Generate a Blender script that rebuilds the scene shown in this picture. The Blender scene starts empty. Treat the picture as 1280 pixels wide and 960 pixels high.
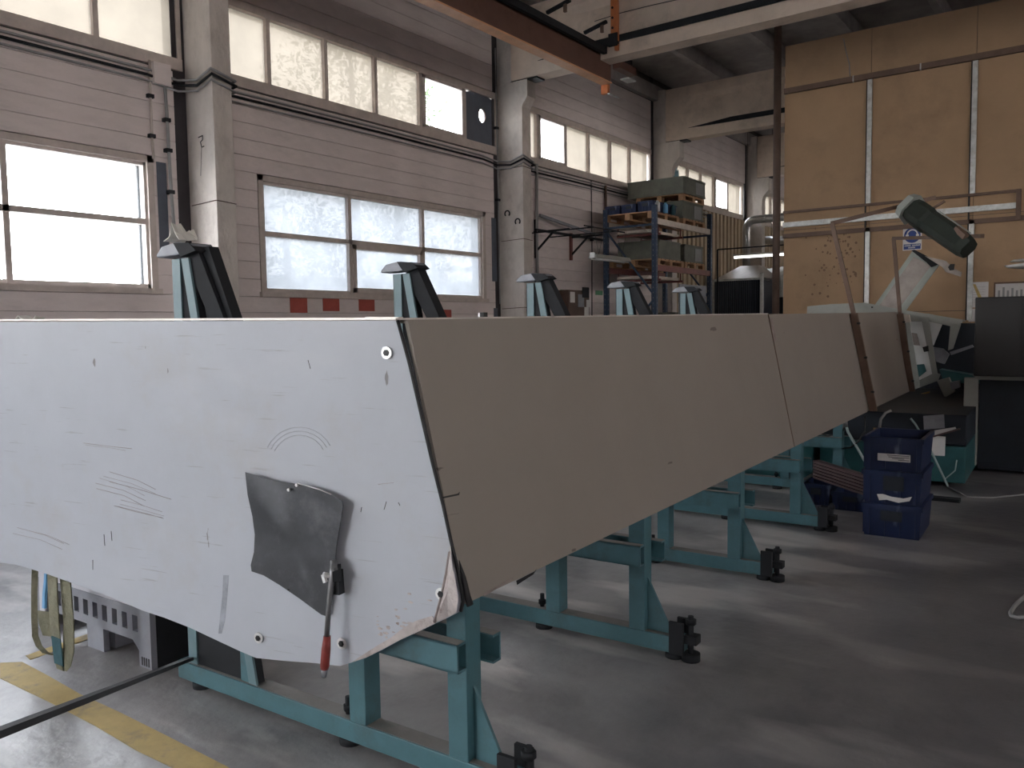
import bpy, bmesh, math, random
import numpy as np
from mathutils import Vector, Matrix
random.seed(7)
C = bpy.data.collections.new('scene'); bpy.context.scene.collection.children.link(C)
SC = bpy.context.scene
# ------------------------------------------------------------------ camera
F, PIT, ROL, YAW, MYAW, H = 1021.144, 0.06979346, 0.01452744, 0.6345290, 0.5920193, 1.6
def _basis():
    c, s = math.cos(PIT), math.sin(PIT)
    f = np.array([0, c, -s]); d = np.array([0, -s, -c]); rt = np.array([1., 0, 0])
    cr, sr = math.cos(ROL), math.sin(ROL)
    B = np.array([cr*rt+sr*d, -sr*rt+cr*d, f])
    T = np.array([[math.cos(YAW), -math.sin(YAW), 0], [math.sin(YAW), math.cos(YAW), 0], [0, 0, 1]])
    return B @ T.T
B = _basis(); CP = np.array([0, 0, H])
cam = bpy.data.cameras.new('camera'); co = bpy.data.objects.new('camera', cam); C.objects.link(co)
cam.sensor_width = 36; cam.lens = F/1280*36; cam.clip_end = 300
R3 = Matrix([[B[0][i], -B[1][i], -B[2][i]] for i in range(3)])
co.matrix_world = Matrix.Translation(Vector(CP)) @ R3.to_4x4()
SC.camera = co
# ------------------------------------------------------------------ sky and exposure
SKY = 18.0
w = bpy.data.worlds.new('sky'); SC.world = w; w.use_nodes = True
nt = w.node_tree; bg = nt.nodes['Background']
tc = nt.nodes.new('ShaderNodeTexCoord'); sp = nt.nodes.new('ShaderNodeSeparateXYZ')
rp = nt.nodes.new('ShaderNodeValToRGB')
nt.links.new(tc.outputs['Generated'], sp.inputs[0]); nt.links.new(sp.outputs['Z'], rp.inputs[0]); nt.links.new(rp.outputs[0], bg.inputs[0])
rp.color_ramp.elements[0].color = (.95, .93, .9, 1); rp.color_ramp.elements[1].color = (.72, .84, 1, 1)
bg.inputs[1].default_value = SKY
SC.view_settings.view_transform = 'Standard'; SC.view_settings.look = 'None'
SC.view_settings.exposure = 0.0; SC.view_settings.gamma = 1; SC.view_settings.use_curve_mapping = False

# ------------------------------------------------------------------ measuring helpers (building axes: x from window wall into hall, y along it)
def ray(u, v): return ((u-640)/F)*B[0] + ((v-480)/F)*B[1] + B[2]
def pt(u, v, n, o):
    d = ray(u, v); n = np.array(n, float); return CP + d*(((np.array(o, float)-CP)@n)/(d@n))
def onx(u, v, x): return pt(u, v, (1, 0, 0), (x, 0, 0))
def ony(u, v, y): return pt(u, v, (0, 1, 0), (0, y, 0))
def onz(u, v, z): return pt(u, v, (0, 0, 1), (0, 0, z))
DM = MYAW-YAW
MY = np.array([math.sin(DM), math.cos(DM), 0]); MX = np.array([math.cos(DM), -math.sin(DM), 0]); ROT = -DM
def tom(P): return np.array([P@MX, P@MY, P[2]])
def mb(u, v, b): return tom(pt(u, v, MY, b*MY))      # machine axes: a across, b along the machine
def mz(u, v, z=0): return tom(onz(u, v, z))
def ma(u, v, a): return tom(pt(u, v, MX, a*MX))
def mw(a, b, z=0): return tuple(a*MX + b*MY + np.array([0, 0, z]))

# ------------------------------------------------------------------ materials
def mat(name, col, rough=.6, metal=0, var=.15, scale=4, bump=.0, bscale=30, dirt=None, damt=.35, dscale=3, stretch=(1, 1, 1), alpha=None, coord='Object'):
    m = bpy.data.materials.new(name); m.use_nodes = True; n = m.node_tree.nodes; l = m.node_tree.links
    p = n['Principled BSDF']; p.inputs['Roughness'].default_value = rough; p.inputs['Metallic'].default_value = metal
    t = n.new('ShaderNodeTexCoord'); mp = n.new('ShaderNodeMapping'); mp.inputs['Scale'].default_value = stretch
    l.new(t.outputs[coord], mp.inputs[0])
    no = n.new('ShaderNodeTexNoise'); no.inputs['Scale'].default_value = scale; no.inputs['Detail'].default_value = 7; no.inputs['Roughness'].default_value = .65
    l.new(mp.outputs[0], no.inputs[0])
    r = n.new('ShaderNodeValToRGB'); c = col
    r.color_ramp.elements[0].position = .3; r.color_ramp.elements[1].position = .7
    r.color_ramp.elements[0].color = tuple(x*(1-var) for x in c)+(1,); r.color_ramp.elements[1].color = tuple(min(1, x*(1+var)) for x in c)+(1,)
    l.new(no.outputs[0], r.inputs[0]); out = r.outputs[0]
    if dirt:
        n2 = n.new('ShaderNodeTexNoise'); n2.inputs['Scale'].default_value = dscale; n2.inputs['Detail'].default_value = 10; n2.inputs['Roughness'].default_value = .7
        l.new(mp.outputs[0], n2.inputs[0])
        r2 = n.new('ShaderNodeValToRGB'); r2.color_ramp.elements[0].position = .52; r2.color_ramp.elements[1].position = .72
        r2.color_ramp.elements[0].color = (0, 0, 0, 1); r2.color_ramp.elements[1].color = (damt,)*3+(1,)
        l.new(n2.outputs[0], r2.inputs[0])
        mx = n.new('ShaderNodeMixRGB'); l.new(r2.outputs[0], mx.inputs[0]); l.new(out, mx.inputs[1]); mx.inputs[2].default_value = tuple(dirt)+(1,)
        out = mx.outputs[0]
    l.new(out, p.inputs['Base Color'])
    if bump:
        n3 = n.new('ShaderNodeTexNoise'); n3.inputs['Scale'].default_value = bscale; n3.inputs['Detail'].default_value = 5
        l.new(mp.outputs[0], n3.inputs[0]); b = n.new('ShaderNodeBump'); b.inputs['Strength'].default_value = bump; b.inputs['Distance'].default_value = .02
        l.new(n3.outputs[0], b.inputs['Height']); l.new(b.outputs[0], p.inputs['Normal'])
    m['out'] = 0
    return m
def marks(m, col, scale, stretch, lo, hi, amt=.7, rot=(0, 0, 0)):
    """scratches or smears: thresholded stretched noise mixed over the base colour"""
    n = m.node_tree.nodes; l = m.node_tree.links; p = n['Principled BSDF']
    src = p.inputs['Base Color'].links[0].from_socket
    t = n.new('ShaderNodeTexCoord'); mp = n.new('ShaderNodeMapping'); mp.inputs['Scale'].default_value = stretch; mp.inputs['Rotation'].default_value = rot
    l.new(t.outputs['Object'], mp.inputs[0])
    no = n.new('ShaderNodeTexNoise'); no.inputs['Scale'].default_value = scale; no.inputs['Detail'].default_value = 4
    l.new(mp.outputs[0], no.inputs[0])
    r = n.new('ShaderNodeValToRGB'); r.color_ramp.elements[0].position = lo; r.color_ramp.elements[1].position = hi
    r.color_ramp.elements[0].color = (0, 0, 0, 1); r.color_ramp.elements[1].color = (amt,)*3+(1,)
    l.new(no.outputs[0], r.inputs[0]); mx = n.new('ShaderNodeMixRGB'); l.new(r.outputs[0], mx.inputs[0]); l.new(src, mx.inputs[1]); mx.inputs[2].default_value = tuple(col)+(1,)
    l.new(mx.outputs[0], p.inputs['Base Color'])
def glassy(name, tcol, gcol, film, filmcol):
    """dirty pane: see-through glass + translucent grime film"""
    m = bpy.data.materials.new(name); m.use_nodes = True; n = m.node_tree.nodes; l = m.node_tree.links
    n.remove(n['Principled BSDF']); o = n['Material Output']
    tr = n.new('ShaderNodeBsdfTransparent'); tr.inputs[0].default_value = tcol+(1,)
    tl = n.new('ShaderNodeBsdfTranslucent'); tl.inputs[0].default_value = filmcol+(1,)
    gl = n.new('ShaderNodeBsdfGlossy'); gl.inputs[0].default_value = gcol+(1,); gl.inputs[1].default_value = .08
    fr = n.new('ShaderNodeFresnel'); fr.inputs[0].default_value = 1.3
    t = n.new('ShaderNodeTexCoord'); no = n.new('ShaderNodeTexNoise'); no.inputs['Scale'].default_value = 2.5; no.inputs['Detail'].default_value = 6
    l.new(t.outputs['Object'], no.inputs[0])
    mr = n.new('ShaderNodeMapRange'); mr.inputs[1].default_value = .3; mr.inputs[2].default_value = .7; mr.inputs[3].default_value = film*.85; mr.inputs[4].default_value = min(1, film*1.15)
    l.new(no.outputs[0], mr.inputs[0])
    a = n.new('ShaderNodeMixShader'); l.new(mr.outputs[0], a.inputs[0]); l.new(tr.outputs[0], a.inputs[1]); l.new(tl.outputs[0], a.inputs[2])
    b = n.new('ShaderNodeMixShader'); l.new(fr.outputs[0], b.inputs[0]); l.new(a.outputs[0], b.inputs[1]); l.new(gl.outputs[0], b.inputs[2])
    # the grime and the reflection belong to the face the ray enters; it leaves through the other face unchanged
    g = n.new('ShaderNodeNewGeometry'); t2 = n.new('ShaderNodeBsdfTransparent'); c = n.new('ShaderNodeMixShader')
    l.new(g.outputs['Backfacing'], c.inputs[0]); l.new(b.outputs[0], c.inputs[1]); l.new(t2.outputs[0], c.inputs[2])
    l.new(c.outputs[0], o.inputs[0]); return m
def emit(name, col, s):
    m = bpy.data.materials.new(name); m.use_nodes = True; n = m.node_tree.nodes; l = m.node_tree.links
    n.remove(n['Principled BSDF']); e = n.new('ShaderNodeEmission'); e.inputs[0].default_value = col+(1,); e.inputs[1].default_value = s
    l.new(e.outputs[0], n['Material Output'].inputs[0]); return m
M = {}
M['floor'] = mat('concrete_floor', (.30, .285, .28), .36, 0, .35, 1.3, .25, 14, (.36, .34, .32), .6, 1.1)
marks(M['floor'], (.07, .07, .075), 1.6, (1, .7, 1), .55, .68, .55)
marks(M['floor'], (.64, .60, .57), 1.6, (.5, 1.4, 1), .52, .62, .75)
def aisle_shade(m):
    # dimmer light right of the machine, painted into the floor colour
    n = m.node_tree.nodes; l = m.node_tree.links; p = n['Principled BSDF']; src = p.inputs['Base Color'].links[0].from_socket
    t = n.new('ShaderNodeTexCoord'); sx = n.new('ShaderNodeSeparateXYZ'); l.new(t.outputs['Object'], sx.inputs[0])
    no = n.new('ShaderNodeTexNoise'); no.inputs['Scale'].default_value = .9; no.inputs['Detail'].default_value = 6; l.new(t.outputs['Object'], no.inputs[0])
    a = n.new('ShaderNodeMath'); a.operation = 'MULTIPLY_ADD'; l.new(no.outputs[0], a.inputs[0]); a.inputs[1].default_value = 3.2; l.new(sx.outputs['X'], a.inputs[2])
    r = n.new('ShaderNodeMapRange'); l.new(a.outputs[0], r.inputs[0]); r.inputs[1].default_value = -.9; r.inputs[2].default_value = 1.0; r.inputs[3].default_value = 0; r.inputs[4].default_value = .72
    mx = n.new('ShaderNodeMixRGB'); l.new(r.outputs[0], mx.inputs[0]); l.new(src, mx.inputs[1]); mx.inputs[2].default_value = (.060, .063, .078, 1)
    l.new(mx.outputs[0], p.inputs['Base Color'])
aisle_shade(M['floor'])
M['plank'] = mat('painted_cladding', (.74, .66, .645), .6, 0, .10, 3, .1, 20, (.42, .38, .36), .5, 1.6, (1, .5, 1.6), coord='Object')
M['wallback'] = mat('dark_joint', (.10, .095, .09), .9)
M['conc'] = mat('column_concrete', (.62, .57, .53), .85, 0, .10, 5, .5, 22, (.28, .24, .22), .5, 3, (1, 1, .6))
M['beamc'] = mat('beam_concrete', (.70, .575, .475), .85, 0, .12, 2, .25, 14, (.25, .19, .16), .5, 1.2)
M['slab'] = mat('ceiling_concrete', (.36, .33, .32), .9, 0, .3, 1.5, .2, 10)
M['frame'] = mat('window_frame_paint', (.56, .49, .45), .55, 0, .15, 6)
M['darkpanel'] = mat('blue_grey_panel', (.10, .115, .15), .6)
M['clear'] = glassy('clear_glass', (.97, .98, 1.0), (1, 1, 1), .05, (.8, .85, .9))
M['milky'] = glassy('grimy_glass', (.028, .029, .031), (1, 1, 1), .6, (.145, .153, .165))
M['yellow'] = glassy('yellowed_fibreglass', (.030, .027, .023), (1, .9, .8), .5, (.150, .130, .106))
M['pale'] = glassy('fill_glass', (.44, .41, .39), (1, 1, 1), .15, (.3, .3, .3))  # for panes out of view; tint set by the fill light wanted
M['board'] = mat('brown_board', (.41, .27, .16), .75, 0, .08, 1.5, .06, 40, (.22, .14, .09), .5, .9)
M['galv'] = mat('galvanised_strip', (.55, .56, .55), .45, .5, .2, 12, .0, 30, (.3, .25, .2), .6, 8)
M['rustpaint'] = mat('brown_steel', (.115, .075, .06), .6, .1, .2, 6)
M['railbrown'] = mat('brown_rail', (.15, .095, .07), .6, .1, .2, 6)
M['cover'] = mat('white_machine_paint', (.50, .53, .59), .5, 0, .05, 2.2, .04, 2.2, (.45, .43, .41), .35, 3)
marks(M['cover'], (.22, .21, .20), 19, (.16, 1, 4.5), .66, .72, .38)
marks(M['cover'], (.13, .11, .1), 14, (1, 1, .35), .74, .755, .7, (0, .5, 0))
marks(M['cover'], (.60, .62, .66), 3.5, (.3, 1, 1.2), .58, .74, .4, (0, -.6, 0))
M['coverside'] = mat('shaded_machine_paint', (.30, .268, .238), .5, 0, .05, 1.5, .02, 4, (.3, .26, .22), .3, 1.6)  # same white paint, darkened and warmed: the side's dimmer light painted in
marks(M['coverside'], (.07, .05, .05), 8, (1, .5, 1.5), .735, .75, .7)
M['chip'] = mat('chipped_paint', (.52, .47, .46), .55, .1, .2, 10, .4, 25, (.16, .09, .07), .9, 16)
M['edge'] = mat('black_edge', (.02, .02, .022), .6)
M['crease'] = mat('grimy_crease', (.30, .25, .24), .6, 0, .3, 12)
M['edgelight'] = mat('bare_edge', (.72, .68, .64), .4, .3)
M['teal'] = mat('teal_machine_paint', (.068, .165, .195), .45, 0, .15, 5, .03, 20, (.06, .07, .07), .5, 6)
M['tealtop'] = mat('dusty_teal_paint', (.22, .205, .19), .7, 0, .15, 6, .1, 30, (.10, .13, .13), .6, 7)
M['teallight'] = mat('light_teal_paint', (.155, .25, .28), .5, 0, .12, 6, .02, 20, (.2, .25, .27), .5, 9)
M['dark'] = mat('dark_steel', (.010, .012, .016), .8, 0, .3, 8)
M['capgrey'] = mat('grey_cast_block', (.27, .28, .31), .55, .2, .2, 8)
M['steel'] = mat('worn_steel', (.22, .22, .23), .4, .7, .3, 10)
M['patch'] = mat('galvanised_patch', (.062, .065, .073), .36, .4, .25, 6, .08, 4, (.17, .175, .19), .55, 5)
M['red'] = mat('red_rubber', (.24, .035, .03), .55, 0, .25, 20)
M['bolt'] = mat('black_bolt', (.02, .02, .022), .4, .5)
M['washer'] = mat('washer_steel', (.7, .7, .7), .35, .6)
M['crate'] = mat('blue_plastic', (.009, .020, .07), .42, 0, .15, 6, .02, 20)
marks(M['crate'], (.25, .3, .42), 7, (1, 1, .3), .66, .72, .55)
M['paper'] = mat('paper', (.68, .66, .65), .8, 0, .04, 20)
M['ink'] = mat('ink', (.04, .04, .05), .8)
M['signblue'] = mat('sign_blue', (.02, .05, .22), .6)
M['signgreen'] = mat('sign_green', (.10, .30, .16), .6)
M['signwhite'] = mat('sign_white', (.72, .70, .70), .6)
M['redpaper'] = mat('faded_red_paper', (.42, .09, .07), .75, 0, .12, 8)
M['pallet'] = mat('grey_plastic', (.30, .31, .35), .55, 0, .1, 6, .03, 20, (.18, .18, .2), .4, 7)
M['carton'] = mat('pale_board', (.62, .62, .68), .75, 0, .04, 4)
M['strap'] = mat('olive_webbing', (.19, .185, .125), .85, 0, .3, 9, .4, 90, (.36, .34, .27), .5, 6)
M['strapteal'] = mat('teal_webbing', (.03, .09, .11), .8, 0, .2, 20)
M['cyan'] = mat('light_blue_plastic', (.18, .45, .75), .4)
M['orange'] = mat('orange_crane_paint', (.62, .20, .07), .5, 0, .2, 5, .03, 20, (.25, .09, .05), .6, 5)
M['cranebrown'] = mat('dull_crane_paint', (.13, .065, .05), .6, 0, .2, 4, .0, 20, (.06, .04, .04), .6, 4)
M['cranelight'] = mat('lit_crane_paint', (.66, .36, .20), .5, 0, .12, 5)  # lighter copy for the flange underside: window light put into the colour
M['rackblue'] = mat('rack_blue_paint', (.030, .052, .095), .5, .1, .2, 8)
M['rackred'] = mat('rack_beam_red', (.20, .07, .06), .55, .1, .2, 8)
M['wood'] = mat('pallet_wood', (.42, .24, .13), .8, 0, .25, 7)
M['woodpale'] = mat('pale_wood', (.62, .55, .48), .75, 0, .15, 7)
M['olive'] = mat('olive_steel_box', (.13, .135, .11), .65, .1, .25, 5)
M['oliveplate'] = mat('grey_label_plate', (.24, .25, .25), .6)
M['tan'] = mat('corrugated_sheet', (.50, .40, .28), .55, .1, .12, 3)
M['duct'] = mat('duct_metal', (.50, .50, .50), .35, .8, .15, 6)
M['hood'] = mat('hood_metal', (.60, .56, .52), .38, .6, .15, 4)
M['curtain'] = mat('welding_curtain', (.010, .012, .022), .35, 0, .3, 6)
M['greyg'] = mat('grey_green_paint', (.34, .35, .32), .5, 0, .1, 5, .0, 10, (.2, .18, .15), .4, 5)
M['palegreen'] = mat('pale_green_paint', (.36, .39, .36), .5, 0, .1, 5)
M['white'] = mat('white_sheet', (.78, .78, .76), .5, 0, .05, 5)
M['lampgreen'] = mat('dark_green_lamp_paint', (.028, .036, .030), .45, 0, .25, 7)
M['flappane'] = mat('dusty_acrylic', (.33, .28, .25), .35, 0, .25, 5)
M['cabinet'] = mat('dark_cabinet_paint', (.010, .009, .010), .5, 0, .2, 4)
M['navy'] = mat('dark_navy_paint', (.012, .018, .028), .55, 0, .3, 4)
M['tealdark'] = mat('oily_teal_paint', (.03, .115, .125), .4, 0, .3, 3, .0, 10, (.02, .05, .055), .6, 3)
M['bars'] = mat('brown_steel_bars', (.13, .085, .085), .5, .4, .3, 10)
M['cable'] = mat('black_cable', (.02, .02, .022), .5)
M['cablegrey'] = mat('grey_cable', (.30, .30, .30), .5)
M['cableteal'] = mat('pale_hose', (.35, .45, .45), .4)
M['brass'] = mat('brass_fitting', (.5, .35, .15), .35, .8)
M['line'] = mat('worn_yellow_paint', (.52, .38, .14), .7, 0, .15, 6, .05, 30, (.17, .155, .14), .85, 5)
M['tube'] = emit('lit_tube', (1, .97, .9), 9)
M['cloth'] = mat('white_rag', (.75, .73, .68), .9, 0, .08, 12)
M['leaf'] = mat('foliage', (.10, .16, .05), .8, 0, .3, 3)
M['bark'] = mat('bark', (.12, .09, .07), .9)
M['ground'] = mat('yard_ground', (.40, .39, .36), .9, 0, .1, .5)
M['house'] = mat('yard_building', (.30, .34, .42), .8)
M['grease'] = mat('grease_stain', (.20, .12, .075), .7)
M['faint'] = mat('faint_scuff', (.44, .46, .50), .5)
M['smear'] = mat('grey_smear', (.34, .36, .42), .5, 0, .25, 20)
M['joint'] = mat('black_shadow_gap', (.05, .045, .05), .9)

# ------------------------------------------------------------------ mesh helpers
class MB:
    def __init__(s): s.v = []; s.f = []; s.sm = []
    def add(s, vs, fs, smooth=False):
        o = len(s.v); s.v += [tuple(float(c) for c in p) for p in vs]; s.f += [tuple(o+i for i in f) for f in fs]; s.sm += [smooth]*len(fs); return s
    def box(s, x0, x1, y0, y1, z0, z1):
        return s.add([(x0,y0,z0),(x1,y0,z0),(x1,y1,z0),(x0,y1,z0),(x0,y0,z1),(x1,y0,z1),(x1,y1,z1),(x0,y1,z1)],
            [(0,3,2,1),(4,5,6,7),(0,1,5,4),(1,2,6,5),(2,3,7,6),(3,0,4,7)])
    def bev(s, x0, x1, y0, y1, z0, z1, r):
        # box with bevelled vertical edges
        P = [(x0+r,y0),(x1-r,y0),(x1,y0+r),(x1,y1-r),(x1-r,y1),(x0+r,y1),(x0,y1-r),(x0,y0+r)]
        return s.prism([(x,y,z0) for x, y in P], (0,0,z1-z0))
    def prism(s, poly, ext):
        n = len(poly); e = np.array(ext, float); P = [np.array(p, float) for p in poly]
        vs = P+[p+e for p in P]
        fs = [tuple(range(n))[::-1], tuple(range(n, 2*n))]+[(i,(i+1)%n,(i+1)%n+n,i+n) for i in range(n)]
        return s.add(vs, fs)
    def hexa(s, P):  # 8 points, bottom ring then top ring
        return s.add(P, [(0,3,2,1),(4,5,6,7),(0,1,5,4),(1,2,6,5),(2,3,7,6),(3,0,4,7)])
    def bar(s, p, q, w, h=None, up=(0,0,1)):
        h = h or w; p = np.array(p,float); q = np.array(q,float); d = q-p; d /= np.linalg.norm(d)
        u = np.array(up,float)
        if abs(d@u) > .98: u = np.array([0,1.,0])
        a = np.cross(d,u); a /= np.linalg.norm(a); b = np.cross(a,d)
        r = [(-w/2,-h/2),(w/2,-h/2),(w/2,h/2),(-w/2,h/2)]
        return s.hexa([p+a*x+b*y for x,y in r]+[q+a*x+b*y for x,y in r])
    def tube(s, pts, r, n=8, rr=None):
        P = [np.array(p,float) for p in pts]; vs = []; prev = None
        for i, p in enumerate(P):
            d = (P[min(i+1,len(P)-1)]-P[max(i-1,0)]); d /= np.linalg.norm(d)+1e-12
            if prev is None:
                u = np.array([0,0,1.]) if abs(d[2]) < .9 else np.array([1.,0,0])
            else: u = prev
            a = np.cross(d,u); a /= np.linalg.norm(a)+1e-12; u = np.cross(a,d); prev = u
            ri = rr[i] if rr else r
            for k in range(n):
                t = 2*math.pi*k/n; vs.append(p+ri*(a*math.cos(t)+u*math.sin(t)))
        fs = []; m = len(P)
        for i in range(m-1):
            for k in range(n): fs.append((i*n+k,i*n+(k+1)%n,(i+1)*n+(k+1)%n,(i+1)*n+k))
        s.add(vs, fs, True); o = len(s.v)-len(vs)
        s.f.append(tuple(o+k for k in range(n))[::-1]); s.f.append(tuple(o+(m-1)*n+k for k in range(n))); s.sm += [False, False]
        return s
    def cyl(s, p, q, r, n=12): return s.tube([p,q], r, n)
    def ribbon(s, pts, wv, t):  # flat strap with thickness
        P = [np.array(p,float) for p in pts]; wv = np.array(wv,float); vs = []; fs = []
        for i, p in enumerate(P):
            d = P[min(i+1,len(P)-1)]-P[max(i-1,0)]; nn = np.cross(d,wv); nn = nn/(np.linalg.norm(nn)+1e-9)*t/2
            vs += [p-wv/2-nn,p+wv/2-nn,p+wv/2+nn,p-wv/2+nn]
        m = len(P)
        for i in range(m-1):
            for k in range(4): fs.append((i*4+k,i*4+(k+1)%4,(i+1)*4+(k+1)%4,(i+1)*4+k))
        fs += [(3,2,1,0),(4*m-4,4*m-3,4*m-2,4*m-1)]
        return s.add(vs, fs)
    def build(s, name, m, parent=None, bevel=0):
        me = bpy.data.meshes.new(name); me.from_pydata(s.v, [], s.f); me.update()
        bm = bmesh.new(); bm.from_mesh(me); bmesh.ops.recalc_face_normals(bm, faces=bm.faces)
        for f, q in zip(bm.faces, s.sm): f.smooth = q
        bm.to_mesh(me); bm.free()
        me.materials.append(M[m] if isinstance(m, str) else m)
        o = bpy.data.objects.new(name, me); C.objects.link(o)
        if parent: o.parent = parent
        if bevel:
            b = o.modifiers.new('bevel','BEVEL'); b.width = bevel; b.segments = 2; b.limit_method = 'ANGLE'; b.angle_limit = .9
        return o
def arc(c, r, a0, a1, n, ax=(1,0,0), ay=(0,0,1)):
    c = np.array(c,float); ax = np.array(ax,float); ay = np.array(ay,float)
    return [c+r*(ax*math.cos(a0+(a1-a0)*i/n)+ay*math.sin(a0+(a1-a0)*i/n)) for i in range(n+1)]
def thing(name, label, cat, loc=(0,0,0), rz=0, group=None):
    o = bpy.data.objects.new(name, None); C.objects.link(o); o.location = tuple(float(c) for c in loc); o.rotation_euler = (0,0,rz); o.empty_display_size = .1
    return tag(o, label, cat, group)
def tag(o, label, cat, group=None):
    o['label'] = label; o['category'] = cat
    if group: o['group'] = group
    return o
def struct(o): o['kind'] = 'structure'; return o
def sempty(name):
    o = bpy.data.objects.new(name, None); C.objects.link(o); o['kind'] = 'structure'; return o
def copy_tree(o, parent=None):
    c = o.copy(); C.objects.link(c)
    if parent: c.parent = parent
    for ch in list(o.children): copy_tree(ch, c)
    return c
def single(mbd, name, m, loc, rz, label, cat, group=None, bevel=0):
    o = mbd.build(name, m, None, bevel); o.location = tuple(float(c) for c in loc); o.rotation_euler = (0,0,rz); return tag(o, label, cat, group)
def rel(P, O): return tuple(np.array(P,float)-np.array(O,float))

# ================================================================== SHELL
XW, XR, Y0, Y1 = -8.6, 9.4, -12.3, 35.2
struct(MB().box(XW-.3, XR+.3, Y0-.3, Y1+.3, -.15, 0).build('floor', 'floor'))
yd = struct(MB().box(-70, 60, -60, 90, -.4, -.25).build('yard_ground', 'ground'))
COLS = [-6.3+5.9*k for k in range(8)]            # -6.3,-0.4,5.5,11.4,17.3,23.2,29.1
CW, CD = .25, .50
# ceiling : slab with ribs
ceil = sempty('ceiling')
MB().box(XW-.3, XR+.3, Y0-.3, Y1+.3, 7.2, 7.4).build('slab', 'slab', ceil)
for i in range(12):
    x = -7.06+1.49*i
    if x > XR: break
    MB().box(x-.06, x+.06, Y0, Y1, 6.9, 7.2).build('rib', 'slab', ceil)
# window wall ------------------------------------------------------
wall = sempty('wall_left')
ZT = 7.2
LOW = [(6.5+5.9*k, 10.9+5.9*k) for k in (-3, -2, -1, 0)]
LOW[2] = (.6, 4.98)
LZ0, LZ1 = 2.08, 3.46
UZ0, UZ1 = 4.60, 5.52
def holes(y):
    for a, b in LOW:
        if a < y < b: return True
    return False
# backing skin of the wall, in strips with the window openings left free
bk = MB()
bk.box(XW-.24, XW-.03, Y0, Y1, -.1, LZ0); bk.box(XW-.24, XW-.03, Y0, Y1, LZ1, UZ0); bk.box(XW-.24, XW-.03, Y0, Y1, UZ1, ZT)
ys = [Y0]+[q for ab in LOW for q in ab]+[Y1]
for i in range(0, len(ys), 2): bk.box(XW-.24, XW-.03, ys[i], ys[i+1], LZ0, LZ1)
for c in COLS: bk.box(XW-.24, XW-.03, c-.12, c+CW+.12, UZ0, UZ1)
bk.box(XW-.24, XW-.03, 11.30, 11.42, UZ0, UZ1)
bk.build('backing', 'wallback', wall)
# cladding planks, 0.21 m each, one object per plank and bay
PH = .208
pm = {}
def plank(ya, yb, z0, z1):
    key = (round(yb-ya, 3), round(z1-z0, 3))
    if key not in pm:
        L = yb-ya; h = z1-z0
        b = MB().prism([(-.03,0,.0015),(-.004,0,.0015),(.0,0,.005),(.0,0,h-.005),(-.004,0,h-.0015),(-.03,0,h-.0015)], (0, L, 0))
        o = b.build('plank', 'plank', wall); pm[key] = o.data
    else:
        o = bpy.data.objects.new('plank', pm[key]); C.objects.link(o); o.parent = wall
    o.location = (XW, ya, z0)
CORR = 17.55
def fill(ya, yb, z0, z1):
    n = max(1, round((z1-z0)/PH)); h = (z1-z0)/n
    for i in range(n): plank(ya, yb, z0+i*h, z0+(i+1)*h)
for k in range(-1, 6):
    cy = 5.5+5.9*k
    a, b = cy+CW+.02, cy+5.9-.16
    if cy > 28: continue
    if k in (-3, -2, -1, 0):
        la, lb = LOW[k+3]
        la -= .08; lb += .08
        fill(a, la, 1.0, LZ0-.08) if False else None
        fill(a, b, 1.04, LZ0-.06)
        fill(a, la, LZ0-.06, LZ1+.08); fill(lb, b, LZ0-.06, LZ1+.08)
        fill(a, b, LZ1+.08, UZ0-.08)
    elif k == 2 or k == 3:
        pass
    else:
        fill(a, b, 1.04, UZ0-.08)
    fill(a, b, UZ1+.06, 6.66)
    # dark recess beside each column
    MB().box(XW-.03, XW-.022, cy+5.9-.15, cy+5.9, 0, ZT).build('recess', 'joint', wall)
# edge beam under the slab
MB().box(XW-.02, XW+.10, Y0, Y1, 6.68, 7.0).build('edge_beam', 'slab', wall)
# corrugated sheet of the bays behind the storage rack
for ya, yb in ((17.57, 23.15), (23.47, 29.0)):
    pts = []; y = ya; p = .26
    while y < yb-.01:
        pts += [(0, y), (0, y+p*.55), (-.045, y+p*.65), (-.045, min(yb, y+p*.95))]; y += p
    vs = []; fs = []
    for (x, yy) in pts: vs += [(XW+.02+x, yy, 1.0), (XW+.02+x, yy, UZ0-.07)]
    for i in range(len(pts)-1): fs.append((2*i, 2*i+2, 2*i+3, 2*i+1))
    MB().add(vs, fs).build('corrugated_sheet', 'tan', wall)
# other walls
RZ0, RZ1 = 4.0, 5.55
rw = MB().box(XR, XR+.3, Y0, Y1, 0, RZ0).box(XR, XR+.3, Y0, Y1, RZ1, ZT)
RY = [(5.5+5.9*k+.45, 5.5+5.9*k+5.6) for k in range(-3, 5)]
ed_ = [Y0]+[q for ab in RY for q in ab]+[Y1]
for i in range(0, len(ed_), 2): rw.box(XR, XR+.3, ed_[i], ed_[i+1], RZ0, RZ1)
struct(rw.build('wall_right', 'plank'))
pr = MB()
GX0, GX1, GZ = -7.8, -4.8, 4.2
struct(MB().box(XW, GX0, Y0-.3, Y0, 0, ZT).box(GX1, XR, Y0-.3, Y0, 0, ZT).box(GX0, GX1, Y0-.3, Y0, GZ, ZT).build('wall_back', 'plank'))
dr = sempty('fill_gate')      # unseen roller gate, added to throw daylight on the end plate
MB().box(GX0, GX0+.12, Y0-.05, Y0+.06, 0, GZ).box(GX1-.12, GX1, Y0-.05, Y0+.06, 0, GZ).box(GX0, GX1, Y0-.05, Y0+.06, GZ-.12, GZ).build('fill_gate_frame', 'rustpaint', dr)
MB().tube([(GX0, Y0+.25, GZ+.2), (GX1, Y0+.25, GZ+.2)], .22, 12).build('fill_gate_shutter', 'galv', dr)
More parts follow.
